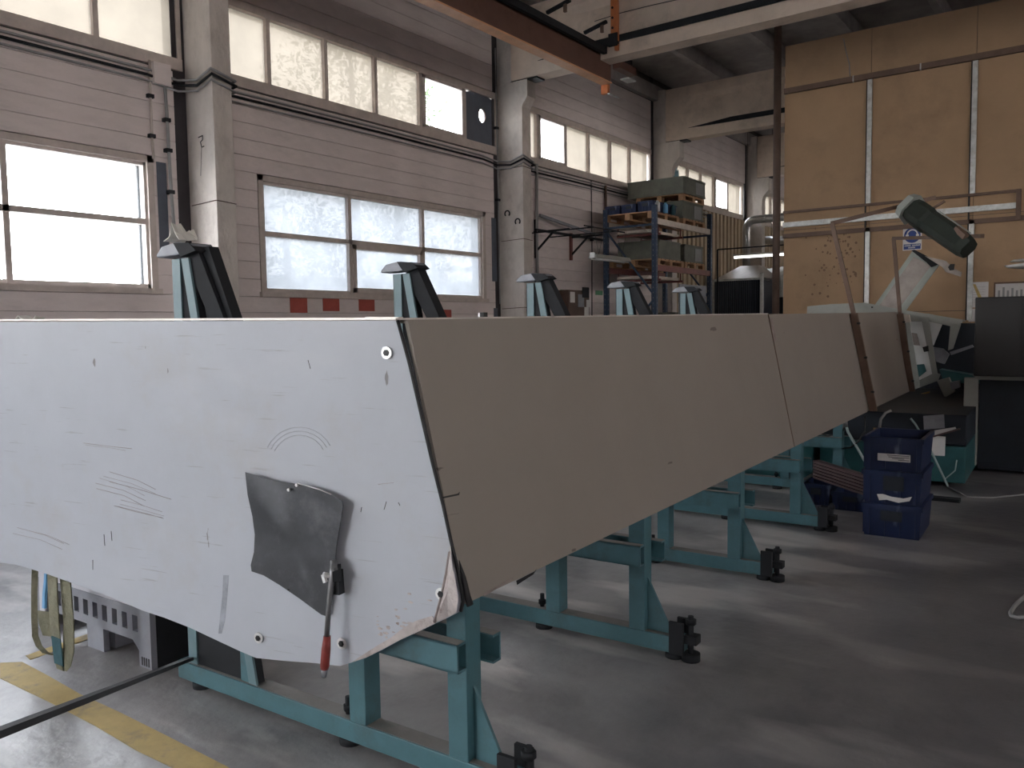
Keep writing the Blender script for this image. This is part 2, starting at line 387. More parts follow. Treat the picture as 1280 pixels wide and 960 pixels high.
struct(MB().box(XW, XR, Y1, Y1+.3, 0, ZT).build('wall_front', 'plank'))
# concrete columns with corbels -------------------------------------
names = ['far behind the viewer', 'behind the viewer', 'nearest, between the two big window groups', 'second, at the end of the second window bay',
         'third, rising behind the storage rack', 'fourth, beside the silver duct', 'fifth, last before the end wall']
def column(i, y):
    xa, xb = XW-.02, XW+CD
    b = MB()
    poly = [(xa,y,0),(xb,y,0),(xb,y,5.28),(xb+.03,y,5.34),(xb+.11,y,5.44),(xb+.11,y,5.72),(xa,y,5.72)]
    if i >= 4: poly = [(xa,y,0),(xb-.05,y,0),(xb-.05,y,5.1),(xb-.02,y,5.2),(xb+.13,y,5.36),(xb+.13,y,5.72),(xa,y,5.72)]
    b.prism(poly, (0, CW, 0)); b.box(xa, xa+.3, y, y+CW, 5.72, 6.9)
    t = thing('concrete_column', 'rough pale concrete column on the window wall, '+names[i], 'column', (0,0,0), 0, 'concrete columns of the window wall')
    o = b.build('shaft', 'conc', t, .008)
for i, y in enumerate(COLS[:7]): column(i, y)
# roof beams ----------------------------------------------------------
def beam(i, y):
    t = thing('concrete_beam', ['', 'precast beam crossing above the viewer', 'nearest precast concrete roof beam, running over the viewer side of the hall',
        'precast concrete roof beam that carries the orange crane rail', 'precast concrete roof beam above the storage rack', 'farther concrete roof beam glimpsed left of the pipe post',
        'farthest concrete roof beam'][i], 'beam', (0,0,0), 0, 'precast roof beams')
    yc = y+CW/2; xs, xe = XW+.30, XR
    # I-profile with solid end block
    def prof(x, w, z_low, z_hi):
        P = [(-.15,5.73),(.15,5.73),(.15,5.93),(w,z_low),(w,6.56),(.13,6.68),(.13,6.88),(-.13,6.88),(-.13,6.68),(-w,6.56),(-w,z_low),(-.15,5.93)]
        return [(x, yc+q[0], q[1]) for q in P]
    secs = [prof(xs, .149, 5.94, 0), prof(xs+.75, .149, 5.94, 0), prof(xs+1.15, .06, 6.0, 0), prof(xe, .06, 6.0, 0)]
    vs = [p for s_ in secs for p in s_]; n = 12; fs = []
    for k in range(3):
        for j in range(n): fs.append((k*n+j, k*n+(j+1)%n, (k+1)*n+(j+1)%n, (k+1)*n+j))
    fs += [tuple(range(n)), tuple(range(3*n, 4*n))[::-1]]
    MB().add(vs, fs).build('girder', 'beamc', t)
    MB().box(xs+.0, xs+.5, yc-.12, yc+.12, 5.70, 5.735).build('bearing_pad', 'edge', t)
    d0_, d1_, d2_ = xs+.55, xs+1.5, 3.0  # tapered dark strip that paints the shade of the web recess
    g_ = MB().hexa([(d0_,yc-.153,5.952),(d1_,yc-.153,5.945),(d1_,yc-.09,5.945),(d0_,yc-.10,5.952),(d0_,yc-.153,5.957),(d1_,yc-.153,6.04),(d1_,yc-.09,6.04),(d0_,yc-.10,5.957)])
    g_.box(d1_, d2_, yc-.150, yc-.06, 5.945, 6.045); g_.build('groove_shade', 'dark', t)
    if i == 3:
        MB().bar((xs+1.3, yc-.09, 6.00), (3.0, yc-.09, 6.00), .03, .03).build('cable', 'dark', t)
        MB().tube([(xs+1.6+j*.5, yc-.10, 6.36+.02*math.sin(j*1.3)) for j in range(20)], .006, 5).build('wire', 'cable', t)
for i, y in enumerate(COLS[:7]):
    if i >= 1: beam(i, y)

# ================================================================== WINDOWS
wi = [0]
def bars_y(mbd, y, z0, z1, w=.05, x0=-.10, x1=-.02): mbd.box(XW+x0, XW+x1, y-w/2, y+w/2, z0, z1)
def bars_z(mbd, z, y0, y1, w=.05, x0=-.10, x1=-.02): mbd.box(XW+x0, XW+x1, y0, y1, z-w/2, z+w/2)
def pane(par, y0, y1, z0, z1, m): MB().box(XW-.075, XW-.069, y0, y1, z0, z1).build('pane', m, par)
def low_window(ya, yb, kind):
    wi[0] += 1; w = sempty('window_%d' % wi[0])
    f = MB()
    f.box(XW-.2, XW+.015, ya-.075, ya, LZ0-.05, LZ1+.07).box(XW-.2, XW+.015, yb, yb+.075, LZ0-.05, LZ1+.07)
    f.box(XW-.2, XW+.015, ya-.075, yb+.075, LZ1, LZ1+.07); f.build('window_frame', 'frame', w)
    MB().box(XW-.2, XW+.05, ya-.1, yb+.1, LZ0-.06, LZ0).build('window_sill', 'frame', w)
    i1, i2 = ya+.05, yb-.02
    L = yb-ya; m1, m2 = ya+L*.330, ya+L*.671
    mu = MB(); mu.box(XW-.1, XW-.02, ya, ya+.03, LZ0, LZ1).box(XW-.1, XW-.02, yb-.03, yb, LZ0, LZ1).box(XW-.1, XW-.02, ya, yb, LZ0, LZ0+.05).box(XW-.1, XW-.02, ya, yb, LZ1-.035, LZ1)
    mu.build('outer_sash', 'frame', w)
    MB().box(XW-.1, XW-.015, ya, yb, 2.785, 2.845).build('transom', 'frame', w)
    for m in (m1, m2): MB().box(XW-.1, XW-.015, m-.03, m+.03, LZ0, LZ1).build('mullion', 'frame', w)
    s = MB(); a, b = m1+.03, m2-.03
    s.box(XW-.09, XW-.005, a, a+.07, LZ0+.03, 2.785).box(XW-.09, XW-.005, b-.06, b, LZ0+.03, 2.785).box(XW-.09, XW-.005, a, b, LZ0+.03, LZ0+.10).box(XW-.09, XW-.005, a, b, 2.72, 2.785)
    if kind != 'clear': s.build('opening_sash', 'frame', w)
    for c0, c1 in ((ya+.03, m1-.03), (m1+.03, m2-.03), (m2+.03, yb-.03)):
        for z0, z1 in ((LZ0+.05, 2.785), (2.845, LZ1-.035)): pane(w, c0, c1, z0, z1, kind)
    return w
low_window(*LOW[2], 'clear'); low_window(*LOW[3], 'milky'); low_window(*LOW[1], 'clear'); low_window(*LOW[0], 'clear')
def up_window(cuts, kinds, ya, yb):
    wi[0] += 1; w = sempty('window_%d' % wi[0])
    f = MB(); f.box(XW-.2, XW+.01, ya, yb, UZ0-.06, UZ0+.07).box(XW-.2, XW+.01, ya, yb, UZ1-.05, UZ1+.05)
    f.box(XW-.2, XW+.0, ya, ya+.05, UZ0, UZ1).box(XW-.2, XW+.0, yb-.05, yb, UZ0, UZ1); f.build('window_frame', 'frame', w)
    for c in cuts[1:-1]: MB().box(XW-.1, XW-.01, c-.028, c+.028, UZ0+.07, UZ1-.05).build('mullion', 'frame', w)
    for i, k in enumerate(kinds):
        a, b = cuts[i]+.03, cuts[i+1]-.03
        if k == 'fan':
            # blue grey panel with a round fan opening
            cy, cz = (a+b)/2+.06, 5.13; bm = bmesh.new(); n = 24
            outer = []; hole = []
            for j in range(n):
                t = 2*math.pi*j/n; c_, s_ = math.cos(t), math.sin(t); q = max(abs(c_)/((b-a)/2), abs(s_)/((UZ1-UZ0-.12)/2))
                outer.append((XW-.03, (a+b)/2+c_/q, (UZ0+UZ1)/2+.01+s_/q)); hole.append((XW-.03, cy+.085*c_, cz+.11*s_))
            vs = outer+hole; vs += [(x-.02, y, z) for x, y, z in vs]; fs = []
            for j in range(n):
                k2 = (j+1) % n; fs += [(j, k2, n+k2, n+j), (2*n+j, 3*n+j, 3*n+k2, 2*n+k2), (n+j, n+k2, 3*n+k2, 3*n+j)]
            bm.free(); MB().add(vs, fs).build('vent_panel', 'darkpanel', w)
            ring = [(XW-.028, cy+.092*math.cos(2*math.pi*j/20), cz+.118*math.sin(2*math.pi*j/20)) for j in range(21)]
            MB().tube(ring, .010, 6).build('vent_rim', 'railbrown', w)
        else:
            if k == 'clear':
                s = MB(); s.box(XW-.09, XW, a, a+.07, UZ0+.07, UZ1-.05).box(XW-.09, XW, b-.06, b, UZ0+.07, UZ1-.05).box(XW-.09, XW, a, b, UZ0+.07, UZ0+.12).box(XW-.09, XW, a, b, UZ1-.10, UZ1-.05)
                s.build('opening_sash', 'frame', w)
            pane(w, a, b, UZ0+.07, UZ1-.05, k)
up_window([5.78,6.67,7.6,8.52,9.46,10.52,11.32], ['yellow']*4+['clear','fan'], 5.76, 11.36)
up_window([-.12,.75,1.68,2.6,3.55,4.5,5.43], ['yellow']*6, -.14, 5.46)
up_window([11.72,12.6,13.57,14.43,15.31,16.17,17.1], ['yellow','clear']+['yellow']*4, 11.68, 17.15)
up_window([17.62,18.4,19.2,20.0,20.85,21.8,22.85], ['yellow']*4+['clear','yellow'], 17.58, 22.9)
up_window([23.5,24.4,25.3,26.2,27.1,28,28.9], ['clear']+['yellow']*5, 23.47, 28.95)
up_window([-6.0,-5.1,-4.2,-3.3,-2.3,-1.4,-.5], ['pale']*6, -6.03, -.45)

for (a_, b_) in RY:     # unseen window row, added in the far wall as fill light from the right
    wi[0] += 1; w_ = sempty('window_%d' % wi[0]); f = MB()
    f.box(XR+.05, XR+.2, a_, b_, RZ0, RZ0+.06).box(XR+.05, XR+.2, a_, b_, RZ1-.06, RZ1).box(XR+.05, XR+.2, a_, a_+.06, RZ0, RZ1).box(XR+.05, XR+.2, b_-.06, b_, RZ0, RZ1).build('window_frame', 'frame', w_)
    n_ = 5
    for i in range(n_):
        c0, c1 = a_+(b_-a_)*i/n_, a_+(b_-a_)*(i+1)/n_
        if i: MB().box(XR+.08, XR+.16, c0-.03, c0+.03, RZ0, RZ1).build('mullion', 'frame', w_)
        MB().box(XR+.12, XR+.126, c0+.03, c1-.03, RZ0+.06, RZ1-.06).build('pane', 'pale', w_)

# ================================================================== PARTITION at y = 14.4
YP = 14.4
part = sempty('wall_partition')
px0 = -4.68
xs_ = [px0, -3.283, -1.788, -.29, 1.2, 2.7, 4.2, 5.7, 7.2, XR]
zc = [0, 3.30, 5.57, 6.33]
for i in range(len(xs_)-1):
    for z0, z1 in ((0, 1.75), (1.75, 3.2), (3.2, 5.52), (5.52, 6.33)):
        MB().box(xs_[i]+.004, xs_[i+1]-.004, YP, YP+.02, z0+.004, z1-.004).build('board', 'board', part)
MB().box(px0, XR, YP+.02, YP+.05, 0, 6.33).build('backing', 'wallback', part)
for x in xs_[1:-1]:
    MB().box(x-.045, x+.025, YP-.045, YP, 1.6, 3.13).build('metal_strip', 'galv', part)
    MB().box(x-.045, x+.025, YP-.045, YP, 3.53, 5.51).build('metal_strip', 'galv', part)
    MB().box(x-.065, x-.045, YP-.03, YP, 1.6, 5.51).build('strip_shadow_channel', 'edge', part)
MB().box(px0, XR, YP-.05, YP, 5.52, 5.61).build('upper_rail', 'railbrown', part)
MB().box(px0, -1.18, YP-.06, YP, 3.25, 3.335).build('cable_tray', 'galv', part)
MB().box(px0, -1.0, YP-.045, YP, 3.07, 3.14).build('lower_rail', 'railbrown', part)
MB().box(px0, -1.18, YP-.05, YP, 3.49, 3.53).build('middle_rail', 'railbrown', part)
MB().box(-1.22, -1.16, YP-.07, YP, 3.07, 3.53).build('tray_bracket', 'railbrown', part)
MB().tube([(-3.72,YP-.01,6.25),(-3.68,YP-.015,6.05),(-3.62,YP-.02,5.82),(-3.60,YP-.03,5.57)], .008, 5).build('wire', 'cablegrey', part)
for x in (-3.55, -2.55, -.9): MB().box(x-.01, x+.01, YP-.055, YP, 5.515, 5.615).build('rail_clip', 'galv', part)
pp = thing('pipe_post', 'tall brown steel pipe post at the free edge of the board partition', 'pipe', (-4.80, YP-.02, 0))
MB().cyl((0,0,0), (0,0,6.9), .062, 16).build('pipe', 'rustpaint', pp)
MB().box(-.09,.09,-.09,.09,6.86,6.9).build('head_plate', 'rustpaint', pp)
MB().box(-.09,.09,-.09,.09,0,.012).build('base_plate', 'rustpaint', pp)

# ================================================================== BAR FEEDER COVER (machine axes)
cov = thing('machine_cover', 'long off-white sheet metal bar feeder cover with a scratched end plate, in the foreground', 'machine', (0,0,0), ROT)
S1, S2, S3 = 6.07, 9.02, 11.74
AT, ABt, ZB = -1.80, -1.60, .695
def ztop(b): return 1.628+.0095*(b-2.0)
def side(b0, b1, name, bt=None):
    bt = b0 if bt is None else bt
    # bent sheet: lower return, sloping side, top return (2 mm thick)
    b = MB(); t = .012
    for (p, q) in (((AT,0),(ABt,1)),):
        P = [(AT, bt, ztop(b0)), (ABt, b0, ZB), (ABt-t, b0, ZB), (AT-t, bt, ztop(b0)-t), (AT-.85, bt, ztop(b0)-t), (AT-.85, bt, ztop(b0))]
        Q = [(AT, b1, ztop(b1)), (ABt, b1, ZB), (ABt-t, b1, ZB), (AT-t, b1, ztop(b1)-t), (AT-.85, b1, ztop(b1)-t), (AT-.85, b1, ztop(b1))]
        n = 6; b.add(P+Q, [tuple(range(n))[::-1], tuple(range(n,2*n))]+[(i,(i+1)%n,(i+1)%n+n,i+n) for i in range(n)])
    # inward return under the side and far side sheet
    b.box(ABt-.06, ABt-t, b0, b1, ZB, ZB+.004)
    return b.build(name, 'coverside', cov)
# end plate plane: turned 8 degrees to the machine axis, rises leftwards
PS = .14
PN = MY - PS*MX   # plane b = 2.08 + (a+1.6)*PS
PO = -1.6*MX + 2.08*MY
def pl(u, v, d=0):
    P = pt(u, v, PN, PO + d*PN); return tom(P)
pn = np.array([-PS, 1., 0]); pn /= np.linalg.norm(pn)      # pointing away from the viewer
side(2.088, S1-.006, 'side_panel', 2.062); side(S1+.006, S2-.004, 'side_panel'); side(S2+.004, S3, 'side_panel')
MB().box(AT-.03, AT+.004, 2.0, S1, 0, .006).build('top_edge_strip', 'edgelight', cov)
te = cov.children[-1]; te.location = (0, 0, 1.626); te.rotation_euler = (.0095, 0, 0)
te.location = (0, 0, ztop(0)+.0)
outline = [(497,400.5),(512,455),(527,520),(540,576),(554,632),(565,682),(571,706),(574,722),(579,752),(576,764),(558,773),(545,779),(524,789),(500,800),(478,812),(458,822),(440,828),(425,832.5),(395,829),(360,826.5),(320,822.5),
           (300,814),(268,799),(237,784.5),(205,772),(179,763.5),(140,747),(92,729.5),(60,718),(41,712),(20,706)]
op = [pl(u, v) for u, v in outline]
zl = op[-1][2]
lft = pl(-330, 660); lft2 = pl(-330, 405)
op += [np.array(lft), np.array(lft2), pl(0, 402.5), pl(140, 401.5), pl(300, 401.2), pl(400,401), pl(455, 400.8)]
MB().prism(op, tuple(pn*.012)).build('end_plate', 'cover', cov)
# top lap of the end plate
q0, q1 = pl(-330, 402), pl(458, 400)
MB().prism([q0-pn*.006, q1-pn*.006, q1-pn*.006+np.array([0,0,.008]), q0-pn*.006+np.array([0,0,.008])], tuple(pn*.04)).build('top_flange', 'edgelight', cov)
q0, q1 = pl(458, 399.6), pl(499, 400)
MB().prism([q0-pn*.006, q1-pn*.006, q1-pn*.006+np.array([0,0,.010]), q0-pn*.006+np.array([0,0,.010])], tuple(pn*.03)).build('top_flange', 'edgelight', cov)
# black edge seam at the corner
ed = [pl(u, v, -.003) for u, v in outline[:10]]
MB().tube(ed, .006, 6).build('corner_seam', 'edge', cov)
# broken corner flap, folded outwards and badly chipped
fl = [pl(u, v, -.004) for u, v in [(563,680),(571,704),(575,722),(578.5,745),(576,762),(560,771),(543,779),(551,750),(558,716)]]
fl = [p - pn*(.030 if i in (1,2,3,4) else .0) for i, p in enumerate(fl)]
ctr = sum(fl)/len(fl)-pn*.012
MB().add([ctr]+fl, [(0, i+1, (i+1)%9+1) for i in range(9)]).build('bent_corner', 'chip', cov)
cr_ = [pl(u, v, -.006) for u, v in [(562,690),(558,716),(551,748),(543,778)]]
MB().tube(cr_, .005, 6).build('corner_crease', 'crease', cov)
dk = [pl(u, v, .02) for u, v in [(573,700),(579,722),(583,745),(588,757)]]
MB().tube(dk, .011, 6, [.003,.010,.014,.012]).build('torn_edge', 'edge', cov)
# chipped bottom border
cb = [pl(u, v, -.003) for u, v in [(545,779),(500,800),(458,822),(440,828),(448,822),(470,808),(490,796),(505,784),(520,776),(540,770)]]
MB().prism(cb, tuple(pn*.002)).build('chipped_border', 'chip', cov)
random.seed(21); g = MB()
for i in range(46):
    u, v = random.uniform(470, 560), random.uniform(735, 806)
    if v > 812-(u-470)*.42-3 or (v < 770-(u-470)*.25 and random.random() < .6): continue
    c = pl(u, v, -.0012); r = random.uniform(.003, .010)
    g.prism([c+np.array([r*math.cos(k*1.257)*random.uniform(.6,2.2), 0, r*math.sin(k*1.257)*random.uniform(.3,.8)]) + PS*r*math.cos(k*1.257)*np.array([0,1,0]) for k in range(5)], tuple(pn*.001))
o = g.build('paint_chips', 'chip', cov); o['kind'] = 'stuff'
def scratch(pts, m, r=.0011, name='scratch'):
    P = [pl(u, v, -.0006) for u, v in pts]; return MB().tube(P, r, 4).build(name, m, cov)
random.seed(12)
for (u, v, L_, dv, n_) in ((104,553,60,7,2),(125,592,70,22,6),(150,625,55,15,4),(560,640,22,-4,1),(20,660,70,20,3),(470,598,18,-2,1)):
    for k in range(n_):
        a_, b_ = u+random.uniform(-8,14), v+random.uniform(-6,8)+k*3; scratch([(a_,b_),(a_+L_*.5,b_+dv*.45+random.uniform(-1,1)),(a_+L_*random.uniform(.8,1.1),b_+dv)], 'crease', random.uniform(.0005,.0010))
for q_ in ([(385,450),(388,461)],[(483,627),(480,637)],[(498,628),(500,632)],[(130,668),(131,682)],[(139,664),(140,676)],[(116,700),(116,712)],[(452,634),(451,640)]): scratch(q_, 'edge', .0013)
for rr in (34, 39, 44): scratch([(374+rr*math.cos(t)*1.0, 578-rr*1.0*math.sin(t)) for t in np.linspace(.5, 2.7, 12)], 'faint', .0010, 'circular_scuff')
sm = [pl(u, v, -.0010) for u, v in [(279,719),(286,719),(284,745),(281,775),(277,792),(273,792),(275,770),(278,745)]]
MB().prism(sm, tuple(pn*.0008)).build('grey_smear', 'smear', cov)
# weld dents near the grip: a ridge
for k, (u, v) in enumerate([(484,441),(552,742),(324,797),(428,804)]):
    c = pl(u, v, -.002); b = MB()
    b.cyl(c-pn*.001, c-pn*.006, .0205, 18); wo = b.build('washer', 'washer', cov)
    b = MB(); b.cyl(c-pn*.005, c-pn*.009, .0115, 6); b.build('bolt_head', 'bolt', wo)
# dark smear seams on side panels: seam strips
for s_ in (S1,):
    MB().hexa([(AT+.002,s_-.006,ztop(s_)),(AT+.005,s_-.006,ztop(s_)),(AT+.005,s_+.006,ztop(s_)),(AT+.002,s_+.006,ztop(s_)),
               (ABt-.002,s_-.006,ZB),(ABt+.002,s_-.006,ZB),(ABt+.002,s_+.006,ZB),(ABt-.002,s_+.006,ZB)]).build('seam_strip', 'railbrown', cov)
# tape mark beside the first seam
def onside(u, v, d=.003):
    # point on the sloping side plane
    n = np.array([ztop(5)-ZB, 0, ABt-AT]); n /= np.linalg.norm(n)
    nw = n[0]*MX + np.array([0,0,n[2]]); ow = ABt*MX + np.array([0,0,ZB])
    return tom(pt(u, v, nw, ow)) + n*d, n
sc = [onside(u, v)[0] for u, v in [(560,640),(566,634)]]
def sidequad(name, m, q, parent=cov, t=.002):
    P = [onside(u, v, .001)[0] for u, v in q]; n = onside(*q[0])[1]
    return MB().prism(P, tuple(n*t)).build(name, m, parent)
sidequad('tape_strip', M['crease'], [(961,398),(965,398),(970,425),(966,428)])
sidequad('edge_bruise', 'dark', [(645,726),(668,714),(670,712),(666,718),(646,731)])
sidequad('stain_line', M['crease'], [(604,742),(640,722),(641,724),(605,745)])
sidequad('gouge', 'edge', [(553,621),(572,617),(574,615),(573,619),(554,623)])

# grey sheet patch hanging on the end plate --------------------------
pa_out = [(307,590),(340,600),(372,605),(400,611),(428,626),(429.5,632),(425,660),(421,684),(419,705),(413,745),(408,770),(402,768),(375,748),(350,731),(330,719),(315,714),(314,706),(318,690),(319,668),(316,645),(310,618)]
pa_d = [-.030,-.018,-.02,-.028,-.035,-.035,-.03,-.028,-.026,-.022,-.02,-.018,-.016,-.016,-.020,-.022,-.022,-.014,-.012,-.014,-.024]
pa = [pl(u, v, d) for (u, v), d in zip(pa_out, pa_d)]
cen = [pl(375, 655, -.015), pl(350, 690, -.012), pl(385, 710, -.014)]
pt_ = thing('sheet_metal_patch', 'dark grey bent sheet metal patch fixed to the white end plate', 'metal sheet', mw(*(pa[0])), ROT)
O = pa[0]
c0 = sum(pa)/len(pa); c0 = c0 + pn*.001
inner = [p*.5+c0*.5 + pn*(.002*math.sin(i*2.1)) for i, p in enumerate(pa)]
N_ = len(pa); vs = [p-O for p in pa]+[p-O for p in inner]+[c0-O]
fs = [(i,(i+1)%N_,N_+(i+1)%N_,N_+i) for i in range(N_)]+[(N_+i,N_+(i+1)%N_,2*N_) for i in range(N_)]
b = MB(); b.add(vs, fs, True)
po = b.build('plate', 'patch', pt_)
so = po.modifiers.new('solid', 'SOLIDIFY'); so.thickness = .0025
es = po.modifiers.new('split', 'EDGE_SPLIT'); es.split_angle = .6
for u, v in [(372,606),(362,612)]:
    c = pl(u, v, -.028)-O; MB().cyl(c, c-pn*.008, .006, 8).build('rivet', 'washer', pt_)
c = pl(360, 737, -.024)-O; MB().cyl(c+pn*.004, c-pn*.001, .0035, 8).build('hole', 'edge', pt_)
hl = [pl(u, v, -.033)-O for u, v in [(372,604),(400,612),(414,618)]]
MB().tube(hl, .002, 5).build('bright_edge', 'washer', pt_)
# latch lever with red grip ------------------------------------------
lv = thing('latch_lever', 'steel latch lever with a worn red grip hanging over the patch edge', 'lever', mw(*pl(416, 720, -.03)), ROT)
O = pl(416, 720, -.03)
MB().tube([pl(418,704,-.045)-O, pl(415,722,-.05)-O, pl(411,760,-.06)-O, pl(408,800,-.066)-O], .010, 10, [.012,.0115,.0095,.0095]).build('shaft', 'steel', lv)
MB().tube([pl(409,795,-.066)-O, pl(407.5,812,-.068)-O, pl(406,832,-.070)-O, pl(405.5,836,-.070)-O], .017, 12, [.013,.0165,.0165,.014]).build('grip', 'red', lv)
MB().tube([pl(405.5,835,-.070)-O, pl(405,846,-.071)-O], .010, 10, [.013,.009]).build('grip_end', 'capgrey', lv)
a_, b_ = pl(421,712,-.03)-O, pl(423,742,-.03)-O
MB().bar(a_, b_, .032, .03, tuple(pn)).build('latch_body', 'dark', lv)
MB().tube([pl(404,718,-.07)-O, pl(413,720,-.05)-O, pl(424,722,-.03)-O], .009, 8).build('pivot_pin', 'washer', lv)
MB().tube([pl(417,700,-.04)-O, pl(419,712,-.04)-O], .017, 10, [.012,.018]).build('pivot_head', 'steel', lv)
MB().bar(pl(421,716,-.002)-O, pl(421,716,-.05)-O, .03, .06).build('mount', 'dark', lv)
MB().bar(pl(404,718,-.066)-O, pl(407,728,-.066)-O, .012, .012, tuple(pn)).build('wing_nut', 'washer', lv)

# ================================================================== SUPPORT STANDS
def stand(b, label, first=False):
    t = thing('support_stand', label, 'stand', mw(-1.69, b), ROT, 'teal stands under the bar feeder cover')
    # local coordinates: a - (-1.69)
    q = lambda a: a+1.69; uq = lambda a: a+1.69+.085
    w = .042
    bb = MB().box(q(-3.30), q(-1.46), -w, w, .03, .11); bb.build('base_beam', 'teal', t, .003)
    MB().box(q(-3.28), q(-1.50), -w+.008, w-.004, .1102, .1115).build('dust_layer', 'tealtop', t)
    MB().box(-w, w, -w, w, .111, .87).build('post', 'teal', t, .003)
    MB().box(q(-2.17)-w, q(-2.17)+w, -w, w, .111, .9).build('post', 'teal', t, .003)
    MB().box(q(-2.84)-.03, q(-2.84)+.03, -.03, .03, .111, .9).build('post', 'teal', t, .003)
    # pair of cross channels
    for s, e in ((-1, 0), (1, .05)):
        y0, y1 = (s*.092, s*.046) if s < 0 else (.046, .092)
        c = MB(); x0, x1 = q(-2.9), .042+e
        c.box(x0, x1, y0 if s < 0 else y1-.008, y0+.008 if s < 0 else y1, .44, .54)
        c.box(x0, x1, y0, y1, .532, .54); c.box(x0, x1, y0, y1, .44, .448)
        c.build('cross_channel', 'teal', t)
        MB().box(x0, x1-.002, y0+.004, y1-.002, .5405, .542).build('dust_layer', 'tealtop', t)
    # gusset outside the outer post
    MB().prism([(w, -.006, .11), (.175, -.006, .11), (w, -.006, .37)], (0, .012, 0)).build('gusset', 'teal', t)
    # levelling feet and end bracket
    for a in (-1.51, -2.25, -3.18):
        f = MB(); f.cyl((q(a)-.0, 0.0, 0), (q(a), 0, .028), .045, 16); f.cyl((q(a), 0, .028), (q(a), 0, .03), .018, 8); f.build('foot', 'dark', t)
    for a in (-2.26, -3.22):
        f = MB(); f.cyl((q(a), -.0, .11), (q(a), 0, .18), .012, 8); f.cyl((q(a), 0, .125), (q(a), 0, .148), .02, 6); f.build('levelling_bolt', 'dark', t)
    MB().box(.175, .245, -.06, -.043, .035, .19).build('end_bracket', 'dark', t); MB().box(.175, .245, .043, .06, .035, .18).build('end_bracket', 'dark', t)
    f = MB(); f.cyl((.262, 0, .02), (.262, 0, .215), .014, 8); f.cyl((.262, 0, .175), (.262, 0, .2), .026, 6); f.box(.24, .30, -.03, .03, .085, .125); f.cyl((.262,0,0),(.262,0,.035),.045,14)
    f.build('jack_screw', 'dark', t)
    # bar rest upright: two pale legs, dark web, raking brace, cast cap
    MB().hexa([(uq(-3.318),-.03,.111),(uq(-3.258),-.03,.111),(uq(-3.258),-.022,.111),(uq(-3.318),-.022,.111),(uq(-3.318),-.03,1.915),(uq(-3.262),-.03,1.915),(uq(-3.262),-.022,1.915),(uq(-3.318),-.022,1.915)]).build('upright_leg', 'teallight', t)
    MB().hexa([(uq(-2.90),-.032,.111),(uq(-2.85),-.032,.111),(uq(-2.85),-.022,.111),(uq(-2.90),-.022,.111),(uq(-3.248),-.032,1.915),(uq(-3.198),-.032,1.915),(uq(-3.198),-.022,1.915),(uq(-3.248),-.022,1.915)]).build('upright_leg', 'teallight', t)
    MB().prism([(uq(-3.33),-.021,.111),(uq(-2.86),-.021,.111),(uq(-3.19),-.021,1.915),(uq(-3.33),-.021,1.915)], (0,.04,0)).build('upright_web', 'dark', t)
    br = MB(); br.prism([(uq(-2.72),-.02,1.16),(uq(-2.79),-.02,1.16),(uq(-3.24),-.02,1.915),(uq(-3.15),-.02,1.95)], (0, .07, 0)); br.build('brace', 'dark', t)
    if first:
        MB().prism([(uq(-2.70),.0,1.10),(uq(-3.0),.0,1.10),(uq(-3.2),.0,1.95),(uq(-3.10),.0,1.96)], (0,.05,0)).build('side_sheet', 'dark', t)
    MB().prism([(uq(-3.40),-.05,1.925),(uq(-3.40),-.05,1.94),(uq(-3.36),-.05,1.972),(uq(-3.26),-.05,1.985),(uq(-3.15),-.05,1.972),(uq(-3.13),-.05,1.945),(uq(-3.26),-.05,1.928)], (0,.10,0)).build('cap', 'capgrey', t, .006)
    MB().prism([(uq(-3.27),-.053,1.982),(uq(-3.16),-.053,1.975),(uq(-3.115),-.053,1.94),(uq(-3.22),-.053,1.92)], (0,.11,0)).build('cap_cover', 'dark', t)
    return t
stand(2.19, 'teal support stand nearest the viewer, under the corner of the white end plate', True)
stand(3.62, 'second teal support stand, its upright showing in front of the middle of the lower window')
stand(5.05, 'third teal support stand, its upright right of the second concrete column')
stand(6.49, 'fourth teal support stand, standing just left of the stacked blue crates')
stand(7.93, 'farthest teal support stand, its upright just right of the blue rack post')
# rag on the first upright
rg = MB(); random.seed(3)
ptsr = []
for i in range(7):
    for j in range(5):
        x = -.05+.1*i/6; y = -.05+.1*j/4; ptsr.append((x+random.uniform(-.012,.012), y, .01+.075*math.exp(-((x)/.03)**2)*random.uniform(.4,1.1)))
fr_ = [(i*5+j,i*5+j+1,(i+1)*5+j+1,(i+1)*5+j) for i in range(6) for j in range(4)]
ro = single(rg.add(ptsr, fr_, False), 'rag', 'cloth', mw(-3.20, 2.19, 1.982), ROT, 'crumpled off-white rag lying on top of the nearest teal upright', 'rag')
ro.modifiers.new('s', 'SOLIDIFY').thickness = .004
# small items on top of the cover
p = mb(602, 394, 3.2)
t = thing('stop_block', 'small black block with a white edge on the cover top below the second window', 'block', mw(p[0], 3.2, ztop(3.2)), ROT)
MB().box(-.0,.025,-.015,.015,0,.032).build('block', 'edge', t); MB().box(-.012,-.002,-.012,.012,0,.030).build('screw', 'washer', t)
random.seed(5)
rg = MB(); pts_ = []
for i in range(9):
    for j in range(3): pts_.append((-.09+.18*i/8, -.02+.02*j, max(0.0,.002+.022*math.sin(i*.9+.3)*random.uniform(.4,1))))
lc = pl(38, 402, .03)
ro = single(rg.add(pts_, [(i*3+j,i*3+j+1,(i+1)*3+j+1,(i+1)*3+j) for i in range(8) for j in range(2)]), 'rag', 'cloth', mw(lc[0], lc[1], lc[2]+.004), ROT, 'small crumpled white scrap on the top edge at far left', 'rag')
ro.modifiers.new('s', 'SOLIDIFY').thickness = .004

